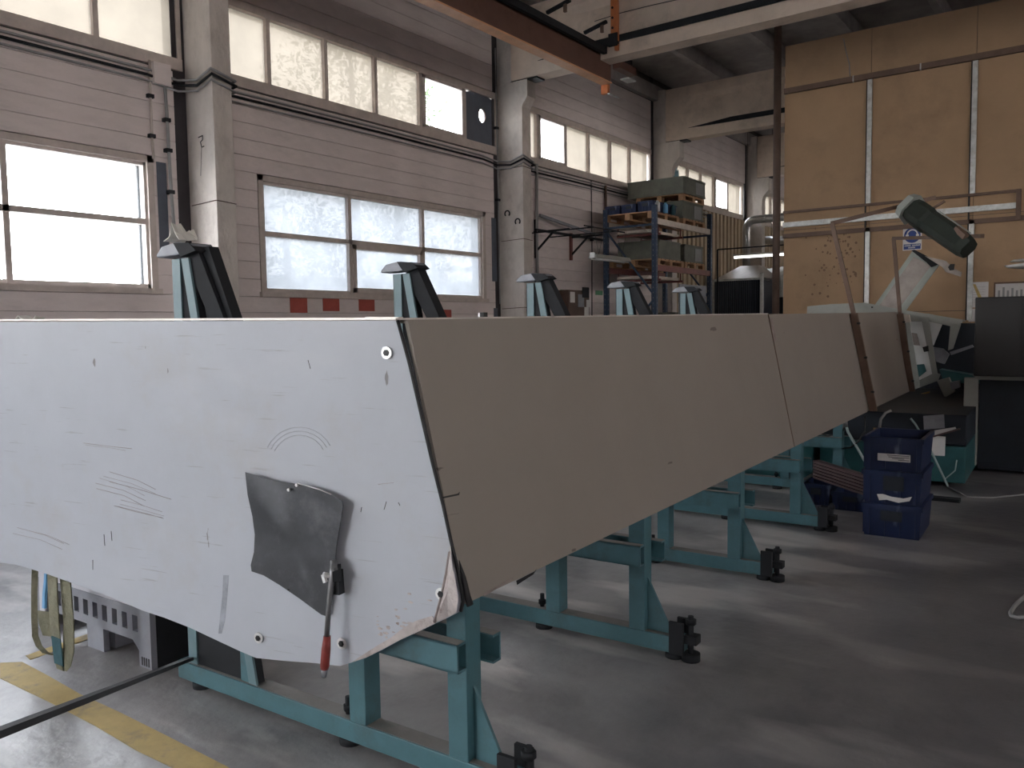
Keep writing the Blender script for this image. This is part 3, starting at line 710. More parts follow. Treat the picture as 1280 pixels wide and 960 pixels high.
# ================================================================== FLOOR ITEMS LEFT
def strip_poly(name, m, q, label, cat, z=.002):
    P = [onz(u, v, 0) for u, v in q]; o = MB().prism([(p[0], p[1], .0005) for p in P], (0,0,z)).build(name, m); return tag(o, label, cat)
strip_poly('floor_marking', 'line', [(0,829),(28,828),(60,845),(100,868),(150,891),(210,921),(290,962),(232,968),(170,938),(120,908),(60,877),(0,848)], 'broad worn yellow floor line at bottom left', 'floor marking')
strip_poly('floor_marking', 'line', [(32,820),(100,796),(180,770),(260,745),(262,750),(180,776),(100,803),(38,825)], 'thin worn yellow floor line running back under the hanging straps', 'floor marking')
# hanging slings
BS = 1.86
def sp_(u, v, b=BS): return mb(u, v, b)
O = sp_(70, 720)
sl = thing('lifting_sling', 'folded olive and teal webbing sling hanging below the left of the end plate', 'strap', mw(*O), ROT)
f1 = [sp_(65,700)-O, sp_(66,740)-O, sp_(68,775)-O, sp_(70,800)-O]
f1 = [p-np.array([0,.0,0]) for p in f1]
MB().ribbon(f1, (.082,0,0), .005).build('webbing', 'strap', sl)
f2 = [sp_(80,702,BS+.02)-O, sp_(83,740,BS+.02)-O, sp_(86,780,BS+.02)-O, sp_(86,812,BS+.01)-O, sp_(82,830,BS)-O, sp_(77,836.5,BS)-O]
MB().ribbon(f2, (.088,0,0), .005).build('webbing', 'strap', sl)
f3 = [sp_(70,797,BS-.006)-O, sp_(72,815,BS-.006)-O, sp_(74,831,BS-.006)-O]
MB().ribbon(f3, (.076,0,0), .005).build('teal_sleeve', 'strapteal', sl)
MB().ribbon([sp_(74,831,BS-.008)-O, sp_(76,837,BS-.004)-O], (.055,0,0), .006).build('sewn_tip', 'strap', sl)
O = sp_(42, 720)
s2 = thing('webbing_strap', 'narrow grey-green strap looping left of the folded sling', 'strap', mw(*O), ROT)
MB().ribbon([sp_(44,703,1.87)-O, sp_(43,740,1.87)-O, sp_(43,770,1.87)-O, sp_(44,795,1.87)-O, sp_(49,808,1.87)-O, sp_(57,816,1.87)-O, sp_(68,818.5,1.90)-O], (.018,.02,.0), .004).build('webbing', 'strap', s2)
O = sp_(56, 760, 1.95)
s3 = thing('lifting_sling', 'short grey padded sling end hanging behind the olive sling', 'strap', mw(*O), ROT)
MB().ribbon([sp_(52,705,1.95)-O, sp_(53,740,1.95)-O, sp_(54,768,1.95)-O], (.05,0,0), .006).build('pale_webbing', 'carton', s3)
MB().ribbon([sp_(55,764,1.94)-O, sp_(57,780,1.93)-O, sp_(62,795,1.93)-O], (.07,.02,0), .012).build('padded_end', 'strap', s3)
MB().ribbon([sp_(58.5,712,1.93)-O, sp_(57.5,728,1.93)-O, sp_(56,742,1.93)-O, sp_(55.5,760,1.93)-O], (.022,.0,0), .012).build('blue_clip', 'cyan', s3)
MB().box(*(lambda p: (p[0]-.018, p[0]+.018, p[1], p[1]+.01, p[2]-.05, p[2]+.04))(sp_(60.5,750,1.95)-O)).build('dark_buckle', 'edge', s3)
for o_, us in ((sl, ((65,706),(80,708))), (s2, ((44,706),)), (s3, ((52,708),))):
    for (u, v) in us:
        k_ = pl(u, v, .010); e_ = mb(u, v, BS+(.08 if o_ is s3 else 0)); oo = tom(np.array(o_.location))
        MB().bar(k_-oo, e_-oo+np.array([0,.02,0]), .012, .012).build('hanging_peg', 'dark', o_)
# plastic pallet with pale board on top
OP = mz(190, 838)        # right front bottom corner
pal = thing('plastic_pallet', 'grey plastic pallet with a slotted side on the floor behind the straps', 'pallet', mw(OP[0], OP[1], 0), ROT)
b0 = OP[1]
ztp = mb(187, 765, b0)[2]; zs0 = mb(170, 794, b0)[2]; zs1 = mb(165,776,b0)[2]; zfo = mb(120, 790, b0)[2]
LP = 1.10
fr = MB()
def pa_(x0, x1, z0, z1, y0=0, y1=.03): fr.box(x0, x1, y0, y1, z0, z1)
hT = max(ztp, .25)
z_a, z_b = hT*.58, hT*.86       # slot band
slots = [-.125-.088*i for i in range(11)]
pa_(-LP, 0, z_b, hT); 
xs2 = 0
for s in slots:
    pa_(s+.022, xs2, z_a, z_b); xs2 = s-.022
pa_(-LP, xs2, z_a, z_b)
pa_(-LP, 0, z_a-.045, z_a)
# feet
for x0, x1 in ((-.10, 0), (-.56, -.41), (-LP, -1.0)): pa_(x0, x1, 0, z_a-.045)
fr.prism([(-.10,0,z_a-.045),(-.15,0,z_a-.045),(-.10,0,z_a-.09)], (0,.03,0))
fr.build('slotted_side', 'pallet', pal)
MB().box(-LP, 0, .03, .75, hT-.02, hT).build('deck', 'pallet', pal)
MB().box(-.03, 0, .03, .75, 0.0, hT-.02).build('end_side', 'dark', pal)
for x0, x1 in ((-.13,-.03),(-.56,-.41),(-LP,-1.0)): MB().box(x0, x1, .06, .70, 0, z_a-.05).build('runner', 'pallet', pal)
MB().box(-LP+.02, -.03, .35, .70, 0.0, z_a-.05).build('block_row', 'dark', pal)
ct = single(MB().box(-1.06, -.075, .002, .7, 0, .12), 'flat_carton', 'carton', mw(OP[0], OP[1], hT+.001), ROT, 'flat pale grey carton lying on the grey plastic pallet', 'box')
for sx in (-.022,-.04,-.058,-.076): MB().box(sx-.004,sx+.004,-.002,.0,0.01,.05).build('foot_slot', 'edge', pal)
# black steel bar leaning from the stand to bottom left
e0 = mb(242, 822, 2.22); d0 = ray(-40, 931); e1 = tom(CP+1.35*d0)
tb = thing('steel_bar', 'long black steel bar running from the first stand to the lower left', 'bar', mw(*e0), ROT)
MB().bar((0,0,0), rel(e1, e0), .030, .014).build('bar', 'edge', tb)
MB().bar((.010,0,.0085), rel(e1+np.array([.010,0,.0085]), e0), .004, .002).build('worn_edge', 'capgrey', tb)

# ================================================================== CRATES AND BINS
def crate_obj(label, loc, w, d, h, lab, group, rz=ROT):
    t = thing('plastic_crate', label, 'crate', loc, rz, group); r = .022; tap = .018
    b = MB()
    def ring(z, o): return [(o,o,z),(w-o,o,z),(w-o,d-o,z),(o,d-o,z)]
    # outer walls (tapered), inner walls, floor
    vs = ring(0, tap)+ring(h-.04, .006)+ring(h, .006)+ring(h, .022)+ring(.02, tap+.02)
    fs = [(3,2,1,0)]
    for k in range(4):
        for j in range(4): fs.append((k*4+j, k*4+(j+1)%4, (k+1)*4+(j+1)%4, (k+1)*4+j))
    fs.append((16,17,18,19)); b.add(vs, fs); b.build('shell', 'crate', t)
    rm = MB()
    for x0,x1,y0,y1 in ((-.004,w+.004,-.004,.018),(-.004,w+.004,d-.018,d+.004),(-.004,.018,-.004,d+.004),(w-.018,w+.004,-.004,d+.004)): rm.box(x0,x1,y0,y1,h-.035,h-.003)
    rm.build('rim', 'crate', t)
    n = 4
    for i in range(n):
        x = .05+(w-.1)*i/(n-1); MB().box(x-.006, x+.006, -.002+.004, .02, .01, h-.035).build('rib', 'crate', t)
    for i in range(4):
        y = .06+(d-.12)*i/3; MB().box(-.000, .02, y-.006, y+.006, .01, h-.035).build('rib', 'crate', t)
    if lab == 'label':
        o = MB().box(w*.26, w*.80, -.003, .001, h*.30, h*.52).build('label_card', 'paper', t)
        for k, (x0, x1, z) in enumerate([(.42,.78,.47),(.44,.78,.42),(.50,.70,.38),(.60,.78,.34)]): MB().box(w*x0, w*x1, -.0036, -.003, h*z, h*(z+.018)).build('print', 'ink', o)
    elif lab == 'tag':
        MB().box(w*.38, w*.66, -.003, .001, h*.30, h*.62).build('worn_tag', 'bars', t)
    elif lab == 'smear':
        o = MB().box(w*.36, w*.70, -.002, .004, h*.42, h*.86).build('handle_recess', 'navy', t)
        MB().prism([(w*.26,-.004,h*.28),(w*.30,-.004,h*.10),(w*.42,-.004,h*.14),(w*.62,-.004,h*.08),(w*.80,-.004,h*.16),(w*.84,-.004,h*.30),(w*.70,-.004,h*.22),(w*.5,-.004,h*.24),(w*.36,-.004,h*.30)], (0,.003,0)).build('torn_sticker', 'paper', t)
    else:
        MB().box(w*.32, w*.68, -.002, .004, h*.5, h*.8).build('handle_recess', 'navy', t)
    return t
hz = .248
gc = 'stacked dark blue crates beside the last stand'
for k, (lab, nm) in enumerate((('plain','bottom crate of the dark blue stack in front of the lathe'),('smear','middle crate of the dark blue stack, with a torn white sticker'),('label','top crate of the dark blue stack, with a printed white label'))):
    crate_obj(nm, mw(-1.215, 6.50, k*(hz+.001)), .41, .60, hz, lab, gc)
crate_obj('small low blue bin on the floor behind the left of the crate stack', mw(-1.60, 7.25), .30, .40, .16, 'plain', 'blue bins on the floor')
crate_obj('small blue bin farther back under the steel bars', mw(-1.87, 7.35), .24, .35, .19, 'plain', 'blue bins on the floor')
# bundle of flat steel bars on the bins
q0, q1 = mb(1022, 583, 7.6), mb(1085, 603, 7.2)
bb = thing('steel_bar_bundle', 'bundle of brown steel bars resting on the small blue bins', 'bars', mw(*q0), ROT)
for i in range(6):
    o_ = np.array([0, -.05+.0*i, .055-.028*i]); MB().bar(o_*[1,1,1], rel(q1, q0)+o_, .07, .020).build('flat_bar', 'bars', bb)

# ================================================================== LATHE
lt = thing('lathe', 'big dark teal and grey lathe behind the far end of the cover', 'machine', (0,0,0), ROT)
MB().box(-3.2, -2.12, 8.15, 11.5, .03, .62).build('coolant_tank', 'tealdark', lt, .01)
MB().box(-2.05, -.72, 8.75, 12.2, .05, .40).build('machine_bed', 'tealdark', lt, .01)
MB().box(-2.05, -.72, 8.78, 12.2, .405, .70).build('bed_body', 'navy', lt, .01)
MB().box(-3.2, -.70, 8.05, 8.15, .0, .03).build('base_lip', 'dark', lt)
MB().box(-2.9, 1.8, 12.36, 13.6, 0, .92).build('carcass', 'navy', lt, .02)
def mpoly(name, m, q, b, th, par=lt):
    P = [mb(u, v, b) for u, v in q]; return MB().prism(P, (0, th, 0)).build(name, m, par)
# light hood seen over the cover top
mpoly('hood_panel', 'greyg', [(1008,402),(1009,383),(1040,380),(1079,378.5),(1126,388),(1205,400),(1199,408),(1130,402)], 12.6, .02)
mpoly('hood_ridge', 'greyg', [(1079,378),(1126,387),(1206,400),(1206,402),(1126,390),(1079,381)], 12.55, .06)
p = mb(1090, 384, 12.58); MB().cyl((p[0],12.58,p[2]), (p[0],12.60,p[2]), .012, 10).build('hole', 'edge', lt)
# front frame with window openings
mpoly('frame_top', 'greyg', [(1127,390),(1160,392),(1202,401),(1198,410),(1162,402),(1129,402)], 12.0, .05)
mpoly('frame_bar', 'greyg', [(1151,395),(1160,396),(1172,470),(1166,472)], 11.95, .04)
mpoly('frame_foot', 'greyg', [(1140,488),(1172,476),(1175,468),(1168,466),(1145,478)], 11.93, .05)
mpoly('frame_left', 'greyg', [(1131,398),(1136,398),(1150,484),(1143,486)], 11.9, .04)
mpoly('frame_strut', 'greyg', [(1188,406),(1201,405),(1191,436),(1185,438)], 12.0, .05)
mpoly('inner_sheet', 'white', [(1134,402),(1152,402),(1168,466),(1146,477)], 12.15, .01)
mpoly('inner_shelf', 'flappane', [(1135,415),(1146,417),(1150,432),(1138,431)], 12.10, .02)
mpoly('inner_well', 'tealdark', [(1144,456),(1155,455),(1158,464),(1148,472)], 12.10, .02)
mpoly('side_sheet', 'white', [(1158,398),(1177,401),(1178,405),(1167,432),(1164,428)], 12.15, .01)
mpoly('door_latch', 'edge', [(1153,434),(1160,432),(1161,439),(1155,440)], 11.88, .03)
mpoly('orange_block', 'woodpale', [(1125,393),(1136,393),(1138,402),(1129,404)], 11.8, .05)
mpoly('inner_dark', 'navy', [(1100,404),(1225,404),(1230,520),(1100,520)], 12.22, .1)
mpoly('spindle_block', 'capgrey', [(1166,434),(1178,436),(1186,443),(1180,455),(1170,452)], 12.1, .2)
mpoly('tool_arm', 'capgrey', [(1187,440),(1215,431),(1217,434),(1189,444)], 12.0, .05)
mpoly('teal_shelf', 'tealdark', [(1174,462),(1215,469),(1232,480),(1180,478)], 11.5, .3)
mpoly('switch_box', 'greyg', [(1171,476),(1186,472),(1193,490),(1181,497)], 10.9, .12)
mpoly('coupling', 'capgrey', [(1187,478),(1199,476),(1200,484),(1190,488)], 10.8, .1)
mpoly('cover_rail', 'dark', [(1095,513),(1140,494),(1142,498),(1098,519)], 11.0, .05)
mpoly('brass_fitting', 'brass', [(1144,494),(1162,489),(1162,491),(1145,496)], 11.2, .03)
# open leg frame at the right
P0, P1 = -.835, -.705
MB().box(P0, P1, 9.75, 9.83, .08, 1.0).build('leg_post', 'greyg', lt, .006)
MB().box(P1-.03, 1.6, 9.72, 9.86, .985, 1.03).build('table_rail', 'greyg', lt)
MB().box(-.78, -.72, 9.742, 9.751, .62, .70).build('post_switch', 'edge', lt)
MB().box(-.70, 1.7, 9.87, 12.2, .03, .97).build('bed_skirt', 'navy', lt)
# papers stuck to the bed
o = mpoly('paper_note', 'paper', [(1163,544),(1182,546),(1181,570),(1162,569)], 8.73, .004)
o = mpoly('paper_note', 'capgrey', [(1154,520),(1180,518),(1181,535),(1155,537)], 8.73, .004)
MB().prism([tuple(mb(1150,541,8.70)), tuple(mb(1168,545,8.70)), tuple(mb(1195,536,8.70)), tuple(mb(1194,534,8.70))], (0,.02,0)).build('wedge_sheet', 'paper', lt)
MB().bar(mb(1158,548,8.3), mb(1200,536,8.3), .05, .012).build('grey_bar', 'bars', lt)
# raised flap with dusty pane
fq = [(1141,313),(1174,331),(1122,402),(1086,392)]
fi = [(1142,321),(1164,332),(1119,392),(1097,385)]
A = [mb(u, v, 12.7) for u, v in fq]; Bq = [mb(u, v, 12.7) for u, v in fi]
b = MB()
for i in range(4): b.prism([A[i], A[(i+1)%4], Bq[(i+1)%4], Bq[i]], (0,.03,0))
b.build('flap_frame', 'palegreen', lt)
MB().prism(Bq, (0,.012,0)).build('flap_pane', 'flappane', lt)
mpoly('flap_edge', 'dark', [(1139,313),(1143,312),(1176,329),(1164,334),(1158,328)], 12.66, .02)
mpoly('hinge_plate', 'flappane', [(1156,320),(1182,326),(1193,336),(1202,340),(1201,346),(1182,340),(1178,334)], 12.6, .02)
mpoly('hinge_knob', 'edge', [(1185,334),(1188,330),(1193,330),(1192,337),(1187,338)], 12.55, .05)
# dark control cabinet
cb_ = thing('control_cabinet', 'dark brown control cabinet at the right frame edge, under the pinned papers', 'cabinet', mw(-.735, 9.55, 1.03), ROT)
MB().box(0, .95, 0, .6, 0, .80).build('body', 'cabinet', cb_, .01)
MB().box(.06, .40, -.012, .0, .03, .77).build('door', 'cabinet', cb_); MB().box(.43, .90, -.012, .0, .03, .77).build('door', 'cabinet', cb_)
# hoses
O = mb(1057, 527, 7.9)
hs = thing('hose_bunch', 'tangle of grey and black hoses hanging under the far part of the cover', 'hoses', mw(*O), ROT)
def H_(l, m, r, b=7.9, nm='hose'): MB().tube([np.array(mb(u, v, b))-O for u, v in l], r, 6).build(nm, m, hs)
H_([(1055,529),(1052,537),(1043,545),(1030,548),(1020,546)], 'cablegrey', .010)
H_([(1057,530),(1060,540),(1067,552),(1075,566),(1083,580)], 'cableteal', .012)
H_([(1053,531),(1053,545),(1052,560),(1051,578)], 'cable', .007)
H_([(1058,528),(1054,538),(1046,543),(1034,545),(1026,541)], 'cable', .009)
H_([(1030,548),(1040,556),(1052,561),(1064,559),(1074,551),(1080,540)], 'cable', .009)
H_([(1081,520),(1081,540),(1080,548)], 'cable', .006)
H_([(1099,536),(1101,524),(1107,516),(1114,513)], 'cablegrey', .012, 7.3)
H_([(1138,523),(1144,530),(1150,540),(1165,566),(1185,608)], 'cableteal', .010, 8.3)
H_([(1196,575),(1194,588),(1180,600)], 'cableteal', .006, 8.4)
H_([(1056,524),(1057,534)], 'steel', .022, nm='manifold'); H_([(1092,536),(1108,536)], 'brass', .009, 7.3, 'tap'); H_([(1100,528),(1100,536)], 'brass', .009, 7.3, 'tap')
# cable loop and thin cable on the floor at right
def floor_tube(l, m, r, name, label, zs=None):
    P = [onz(u, v, r if not zs else zs[i]) for i, (u, v) in enumerate(l)]; O = P[0]
    o = MB().tube([p-np.array([O[0],O[1],0]) for p in P], r, 7).build(name, m); o.location = (float(O[0]), float(O[1]), 0); return tag(o, label, 'cable')
floor_tube([(1330,765),(1300,767),(1285,770),(1272,772),(1264,770),(1263,766),(1268,758),(1276,750),(1290,738),(1320,720)], 'cablegrey', .011, 'cable', 'grey cable loop on the floor at the right frame edge')
floor_tube([(1180,606),(1210,621),(1240,622),(1280,618),(1330,612)], 'cablegrey', .008, 'cable', 'thin grey cable on the floor in front of the lathe')
# ---- lamp posts clipped to the cover side, and the lamp housing
def lamp_stand(label, q, bs, wd):
    P = [mb(u, v, b) for (u, v), b in zip(q, bs)]; O = P[0]
    t = thing('lamp_bracket', label, 'bracket', mw(*O), ROT, 'brown lamp brackets on the cover')
    MB().bar(P[0]-O, P[1]-O, wd*1.8, wd, (0,1,0)).build('lower_bar', 'railbrown', t)
    MB().bar(P[1]-O, P[2]-O, wd*1.0, wd, (0,1,0)).build('upright', 'railbrown', t)
    MB().bar(P[2]-O, P[3]-O, wd*1.0, wd).build('arm', 'railbrown', t)
    for k in (.2, .55, .9):
        c = (P[0]-O)*(1-k)+(P[1]-O)*k; MB().cyl(c-np.array([0,.0,0])+np.array([.02,-.02,0]), c+np.array([.045,-.03,0]), .012, 8).build('bolt', 'edge', t)
    return P
dA = .05
L1 = lamp_stand('brown steel lamp bracket on the second cover seam, its arm reaching right', [(1092,514),(1067,392),(1040,279),(1168,247)], (8.85,8.85,8.85,9.85), .040)
L2 = lamp_stand('brown steel lamp bracket on the far cover edge, below the dark green lamp', [(1141,497),(1125,392),(1117,298),(1228,295)], (11.55,11.55,11.55,9.9), .042)
n0, n1 = mb(1141, 263, 9.45), mb(1211, 311, 9.20)
lm = thing('machine_lamp', 'long dark green lamp housing with a pale end cap, mounted aslant above the lathe', 'lamp', mw(*n0), ROT)
ax = n1-n0; Lh = np.linalg.norm(ax); ax /= Lh
sd = np.cross(ax, [0,0,1]); sd /= np.linalg.norm(sd); up = np.cross(sd, ax)
ang = .45; s2_ = sd*math.cos(ang)+up*math.sin(ang); u2_ = -sd*math.sin(ang)+up*math.cos(ang)
def sec(p, W, Hh, ch=.35):
    P = [(-W,-Hh*.6),(-W*.6,-Hh),(W*.6,-Hh),(W,-Hh*.6),(W,Hh*.55),(W*.55,Hh),(-W*.55,Hh),(-W,Hh*.55)]
    return [p+s2_*a+u2_*c for a, c in P]
def loft(secs, name, m, par):
    n = len(secs[0]); vs = [p for s_ in secs for p in s_]; fs = []
    for k in range(len(secs)-1):
        for j in range(n): fs.append((k*n+j, k*n+(j+1)%n, (k+1)*n+(j+1)%n, (k+1)*n+j))
    fs += [tuple(range(n)), tuple(range((len(secs)-1)*n, len(secs)*n))[::-1]]
    return MB().add(vs, fs).build(name, m, par)
z_ = np.zeros(3)
loft([sec(z_, .12,.11), sec(ax*.06, .13,.12), sec(ax*.20, .135,.12), sec(ax*.24,.12,.108), sec(ax*(Lh-.08), .115,.105), sec(ax*Lh, .10,.09)], 'housing', 'lampgreen', lm)
loft([sec(-ax*.085, .135,.125), sec(-ax*.004, .155,.145)], 'end_cap', 'palegreen', lm)
MB().bar(ax*.24+u2_*.122+s2_*.05, ax*(Lh-.08)+u2_*.117+s2_*.05, .012, .01).build('rim', 'palegreen', lm)
MB().bar(ax*.15+u2_*.13, ax*.15+u2_*.13+np.array([.10,0,.06]), .05, .02).build('clamp', 'railbrown', lm)
MB().bar(ax*(Lh-.2)+s2_*.1+u2_*.07, ax*(Lh-.05)+s2_*.12+u2_*.05, .05, .05).build('clamp', 'railbrown', lm)

# ================================================================== THINGS ON THE PARTITION
def quad_y(name, m, u0, v0, u1, v1, y, th, par=None, O=(0,0,0)):
    a, b = ony(u0, v0, y), ony(u1, v1, y)
    return MB().box(a[0]-O[0], b[0]-O[0], -th, 0, b[2]-O[2], a[2]-O[2]).build(name, m, par)
def sign():
    a, b = ony(1129, 284, YP), ony(1152, 312, YP); W_, H2 = b[0]-a[0], a[2]-b[2]
    t = thing('safety_sign', 'blue and white ear protection sign on the brown board partition', 'sign', (a[0], YP-.001, b[2]))
    MB().box(0, W_, -.006, 0, 0, H2).build('plate', 'signwhite', t)
    cx, cz, r = W_*.5, H2*.63, W_*.44
    MB().prism([(cx+r*math.cos(k*math.pi/16), -.008, cz+r*math.sin(k*math.pi/16)) for k in range(32)], (0,.002,0)).build('disc', 'signblue', t)
    MB().box(W_*.05, W_*.95, -.008, -.006, H2*.04, H2*.26).build('text_band', 'signblue', t)
    MB().tube([(cx+r*.62*math.cos(k), -.010, cz+r*.05+r*.66*math.sin(k)) for k in np.linspace(0, math.pi, 11)], .011, 6).build('headband', 'signwhite', t)
    for s in (-1, 1): MB().box(cx+s*r*.62-.022, cx+s*r*.62+.022, -.012, -.008, cz-r*.35, cz+r*.12).build('ear_cup', 'signwhite', t)
    MB().prism([(cx+r*.40*math.cos(k*math.pi/10), -.0095, cz+r*.48*math.sin(k*math.pi/10)-.01) for k in range(20)], (0,.001,0)).build('head', 'signblue', t)
    # two lines of small white print, too blurred to read in the photograph
    random.seed(2)
    g = MB()
    for (x0, x1, z0) in ((.10,.45,.17),(.50,.90,.17),(.30,.68,.08)):
        x = x0
        while x < x1-.02: g.box(W_*x, W_*(x+.026), -.009, -.008, H2*z0, H2*(z0+random.choice((.05,.06,.065)))); x += .042
    g.build('lettering', 'signwhite', t)
sign()
def paper(name, u0, v0, u1, v1, label, cat, frame=False):
    a, b = ony(u0, v0, YP), ony(u1, v1, YP); W_, H2 = b[0]-a[0], a[2]-b[2]
    t = thing(name, label, cat, (a[0], YP-.001, b[2]))
    MB().box(0, W_, -.004, 0, 0, H2).build('sheet', 'paper', t)
    return t, W_, H2
t, W_, H2 = paper('notice_sheet', 1212, 353, 1235, 384, 'white notice with a yellow diagonal stripe pinned on the partition', 'notice')
MB().prism([(W_*.18,-.006,H2*.92),(W_*.32,-.006,H2*.92),(W_*.72,-.006,H2*.30),(W_*.52,-.006,H2*.30)], (0,.002,0)).build('yellow_stripe', 'line', t)
for k in range(7): MB().box(W_*.15, W_*.85, -.0048, -.004, H2*(.2+.1*k), H2*(.208+.1*k)).build('print_line', 'cablegrey', t)
t, W_, H2 = paper('notice_table', 1244.5, 355, 1300, 384, 'wide printed table sheet in a brown frame at the right frame edge', 'notice')
MB().box(-.02, W_+.02, -.012, 0, H2, H2+.025).build('frame_bar', 'railbrown', t); MB().box(-.02, 0, -.012, 0, 0, H2).build('frame_bar', 'railbrown', t)
random.seed(8)
for k in range(9): MB().box(W_*(.06+.1*k), W_*(.06+.1*k+.05), -.0048, -.004, H2*.1, H2*random.uniform(.7,.86)).build('print_column', 'cablegrey', t)
t, W_, H2 = paper('door_sheet', 1211, 386, 1222, 402, 'small white sheet low on the partition left of the dark cabinet', 'notice')
a = ony(1213, 300, YP); 
# hanging white lamp at right edge
p = ony(1285, 331, 13.2)
hl_ = thing('pendant_lamp', 'small white saucer lamp hanging at the right frame edge', 'lamp', (p[0], 13.2, p[2]))
MB().tube([(0,0,-.05),(0,0,-.03),(0,0,0),(0,0,.03)], .1, 20, [.10,.24,.28,.05]).build('shade', 'white', hl_)
MB().tube([(0,0,.03),(0,0,7.19-p[2])], .008, 6).build('cord', 'cable', hl_)
MB().tube([(0,0,.05),(0,0,.075)], .2, 20, [.22,.18]).build('reflector', 'galv', hl_)
# wide water stain specks on the board left of first strip (tiny dots stuck on)
random.seed(11)
g = MB()
for i in range(90):
    u = random.gauss(1048, 17); v = random.gauss(325, 26)
    if not (1006 < u < 1078 and 285 < v < 375): continue
    p = ony(u, v, YP); r = random.uniform(.008, .024)
    g.prism([(p[0]+r*math.cos(k*math.pi/3)*random.uniform(.7,1.2), YP-.0015, p[2]+r*math.sin(k*math.pi/3)) for k in range(6)], (0,.001,0))
o = g.build('grease_spots', 'grease', part); o['kind'] = 'stuff'

# ================================================================== STORAGE RACK
RX, RY = -7.05, 14.20
rk = thing('pallet_rack', 'tall dark blue pallet rack against the window wall', 'rack', (RX, RY, 0))
DX, DY = -1.05, 2.62
def upr(x, y, zt):
    b = MB(); b.box(x-.045, x+.045, y-.04, y+.04, 0, zt); o = b.build('upright', 'rackblue', rk)
    h = MB()
    for k in range(int(zt/.1)-2):
        h.box(x+.0455, x+.047, y-.008, y+.008, .2+k*.1, .225+k*.1); h.box(x-.02, x-.008, y-.0415, y-.040, .2+k*.1, .225+k*.1)
    h.build('slot_row', 'steel', o)
    MB().box(x-.07, x+.07, y-.06, y+.06, 0, .012).build('foot_plate', 'rackblue', o)
upr(0, 0, 3.86); upr(DX, 0, 3.86); upr(0, DY, 3.95); upr(DX, DY, 3.95)
def lev(z, m):
    MB().box(-.03, .03, .045, DY-.045, z-.11, z).build('shelf_beam', m, rk)
    MB().box(DX-.03, DX+.03, .045, DY-.045, z-.11, z).build('shelf_beam', m, rk)
lev(3.62, 'woodpale'); lev(2.74, 'rackred'); lev(1.5, 'rackred')
for y in (0, DY):
    for z0, z1, s in ((2.15, 3.45, 1), (1.0, 2.1, 0), (.2, .95, 1)):
        MB().bar((DX if s else 0, y, z1), (0 if s else DX, y, z0), .035, .03, (0,1,0)).build('brace', 'rackblue', rk)
    MB().bar((DX, y, 3.5), (0, y, 3.5), .04, .04).build('brace', 'rackblue', rk)
def wood_pallet(loc, w, d, label, n=7):
    t = thing('wooden_pallet', label, 'pallet', loc, 0, 'wooden pallets on the rack')
    for i in range(n):
        y = d*i/n; MB().box(0, w, y+.01, y+d/n-.02, .115, .135).build('deck_board', 'wood', t)
    for x in (.05, w/2, w-.05):
        MB().box(x-.05, x+.05, 0, d, 0, .02).build('bottom_board', 'wood', t)
        for y in (.0, d/2-.06, d-.12): MB().box(x-.05, x+.05, y, y+.12, .02, .095).build('block', 'wood', t)
        MB().box(x-.05, x+.05, 0, d, .095, .115).build('stringer', 'wood', t)
    return t
wood_pallet((RX-1.10, RY-.02, 3.621), 1.06, 1.2, 'wooden pallet under the blue crates on the rack top')
wood_pallet((RX-1.15, RY+1.38, 3.621), 1.1, 1.1, 'wooden pallet under the grey boxes on the rack top')
wood_pallet((RX-1.10, RY+.2, 2.742), 1.06, 1.2, 'wooden pallet on the second rack level, left')
wood_pallet((RX-1.10, RY+1.45, 2.742), 1.06, 1.0, 'wooden pallet on the second rack level, right')
def steel_box(loc, w, d, h, label, group='grey steel boxes on the rack', plate=True, m='olive'):
    t = thing('storage_box', label, 'box', loc, 0, group)
    b = MB(); b.box(0,w,0,.02,0,h); b.box(0,w,d-.02,d,0,h); b.box(0,.02,.02,d-.02,0,h); b.box(w-.02,w,.02,d-.02,0,h); b.box(.02,w-.02,.02,d-.02,0,.02); b.build('body', m, t)
    b = MB(); b.box(-.01,w+.01,-.01,0,h-.04,h); b.box(w,w+.012,0,d,h-.04,h); b.box(w,w+.012,0,d,0,.04); b.box(-.01,w+.01,-.01,0,0,.04); b.build('rim', m, t)
    for x in (.02, w-.02): MB().box(x-.02, x+.02, -.012, 0, 0.04, h-.04).build('corner_post', m, t)
    if plate: MB().box(w, w+.006, d*.55, d*.92, h*.1, h*.85).build('label_plate', 'oliveplate', t)
    return t
zp = 3.621+.136
for i in range(3):
    for j in range(2):
        crate_obj(['low blue crate at the wall side on top of the rack','blue crate in the middle of the rack-top pallet','blue crate at the outer end of the rack-top pallet'][i]+(', front row' if j == 0 else ', back row'),
                  (RX-1.08+.35*i, RY+.02+.56*j, zp), .33, .5, .17 if i < 2 else .2, 'plain', 'blue crates on top of the rack', 0)
for i, (dx, c) in enumerate(((-.30, 'washer'), (-.12, 'cyan'), (-.05, 'strapteal'))):
    o = single(MB().tube([(0,0,0),(0,0,.16),(0,0,.18),(0,0,.20)], .05, 10, [.05,.05,.025,.025]), 'bottle', c, (RX+dx, RY+.07+.3*i, zp+.165 if False else zp), 0,
        ['pale bottle on the rack-top pallet beside the blue crates','light blue bottle on the rack-top pallet','teal bottle on the rack-top pallet near the rack post'][i], 'bottle')
    o.location.x = RX+.02-.005*i; o.location.y = RY+.16+.34*i
    o.location.x = RX-.02
steel_box((RX-1.1, RY+1.42, zp), 1.02, 1.02, .36, 'lower grey steel box on the rack-top right pallet')
wood_pallet((RX-1.12, RY+1.40, zp+.361), 1.06, 1.06, 'wooden pallet between the two grey boxes on the rack top')
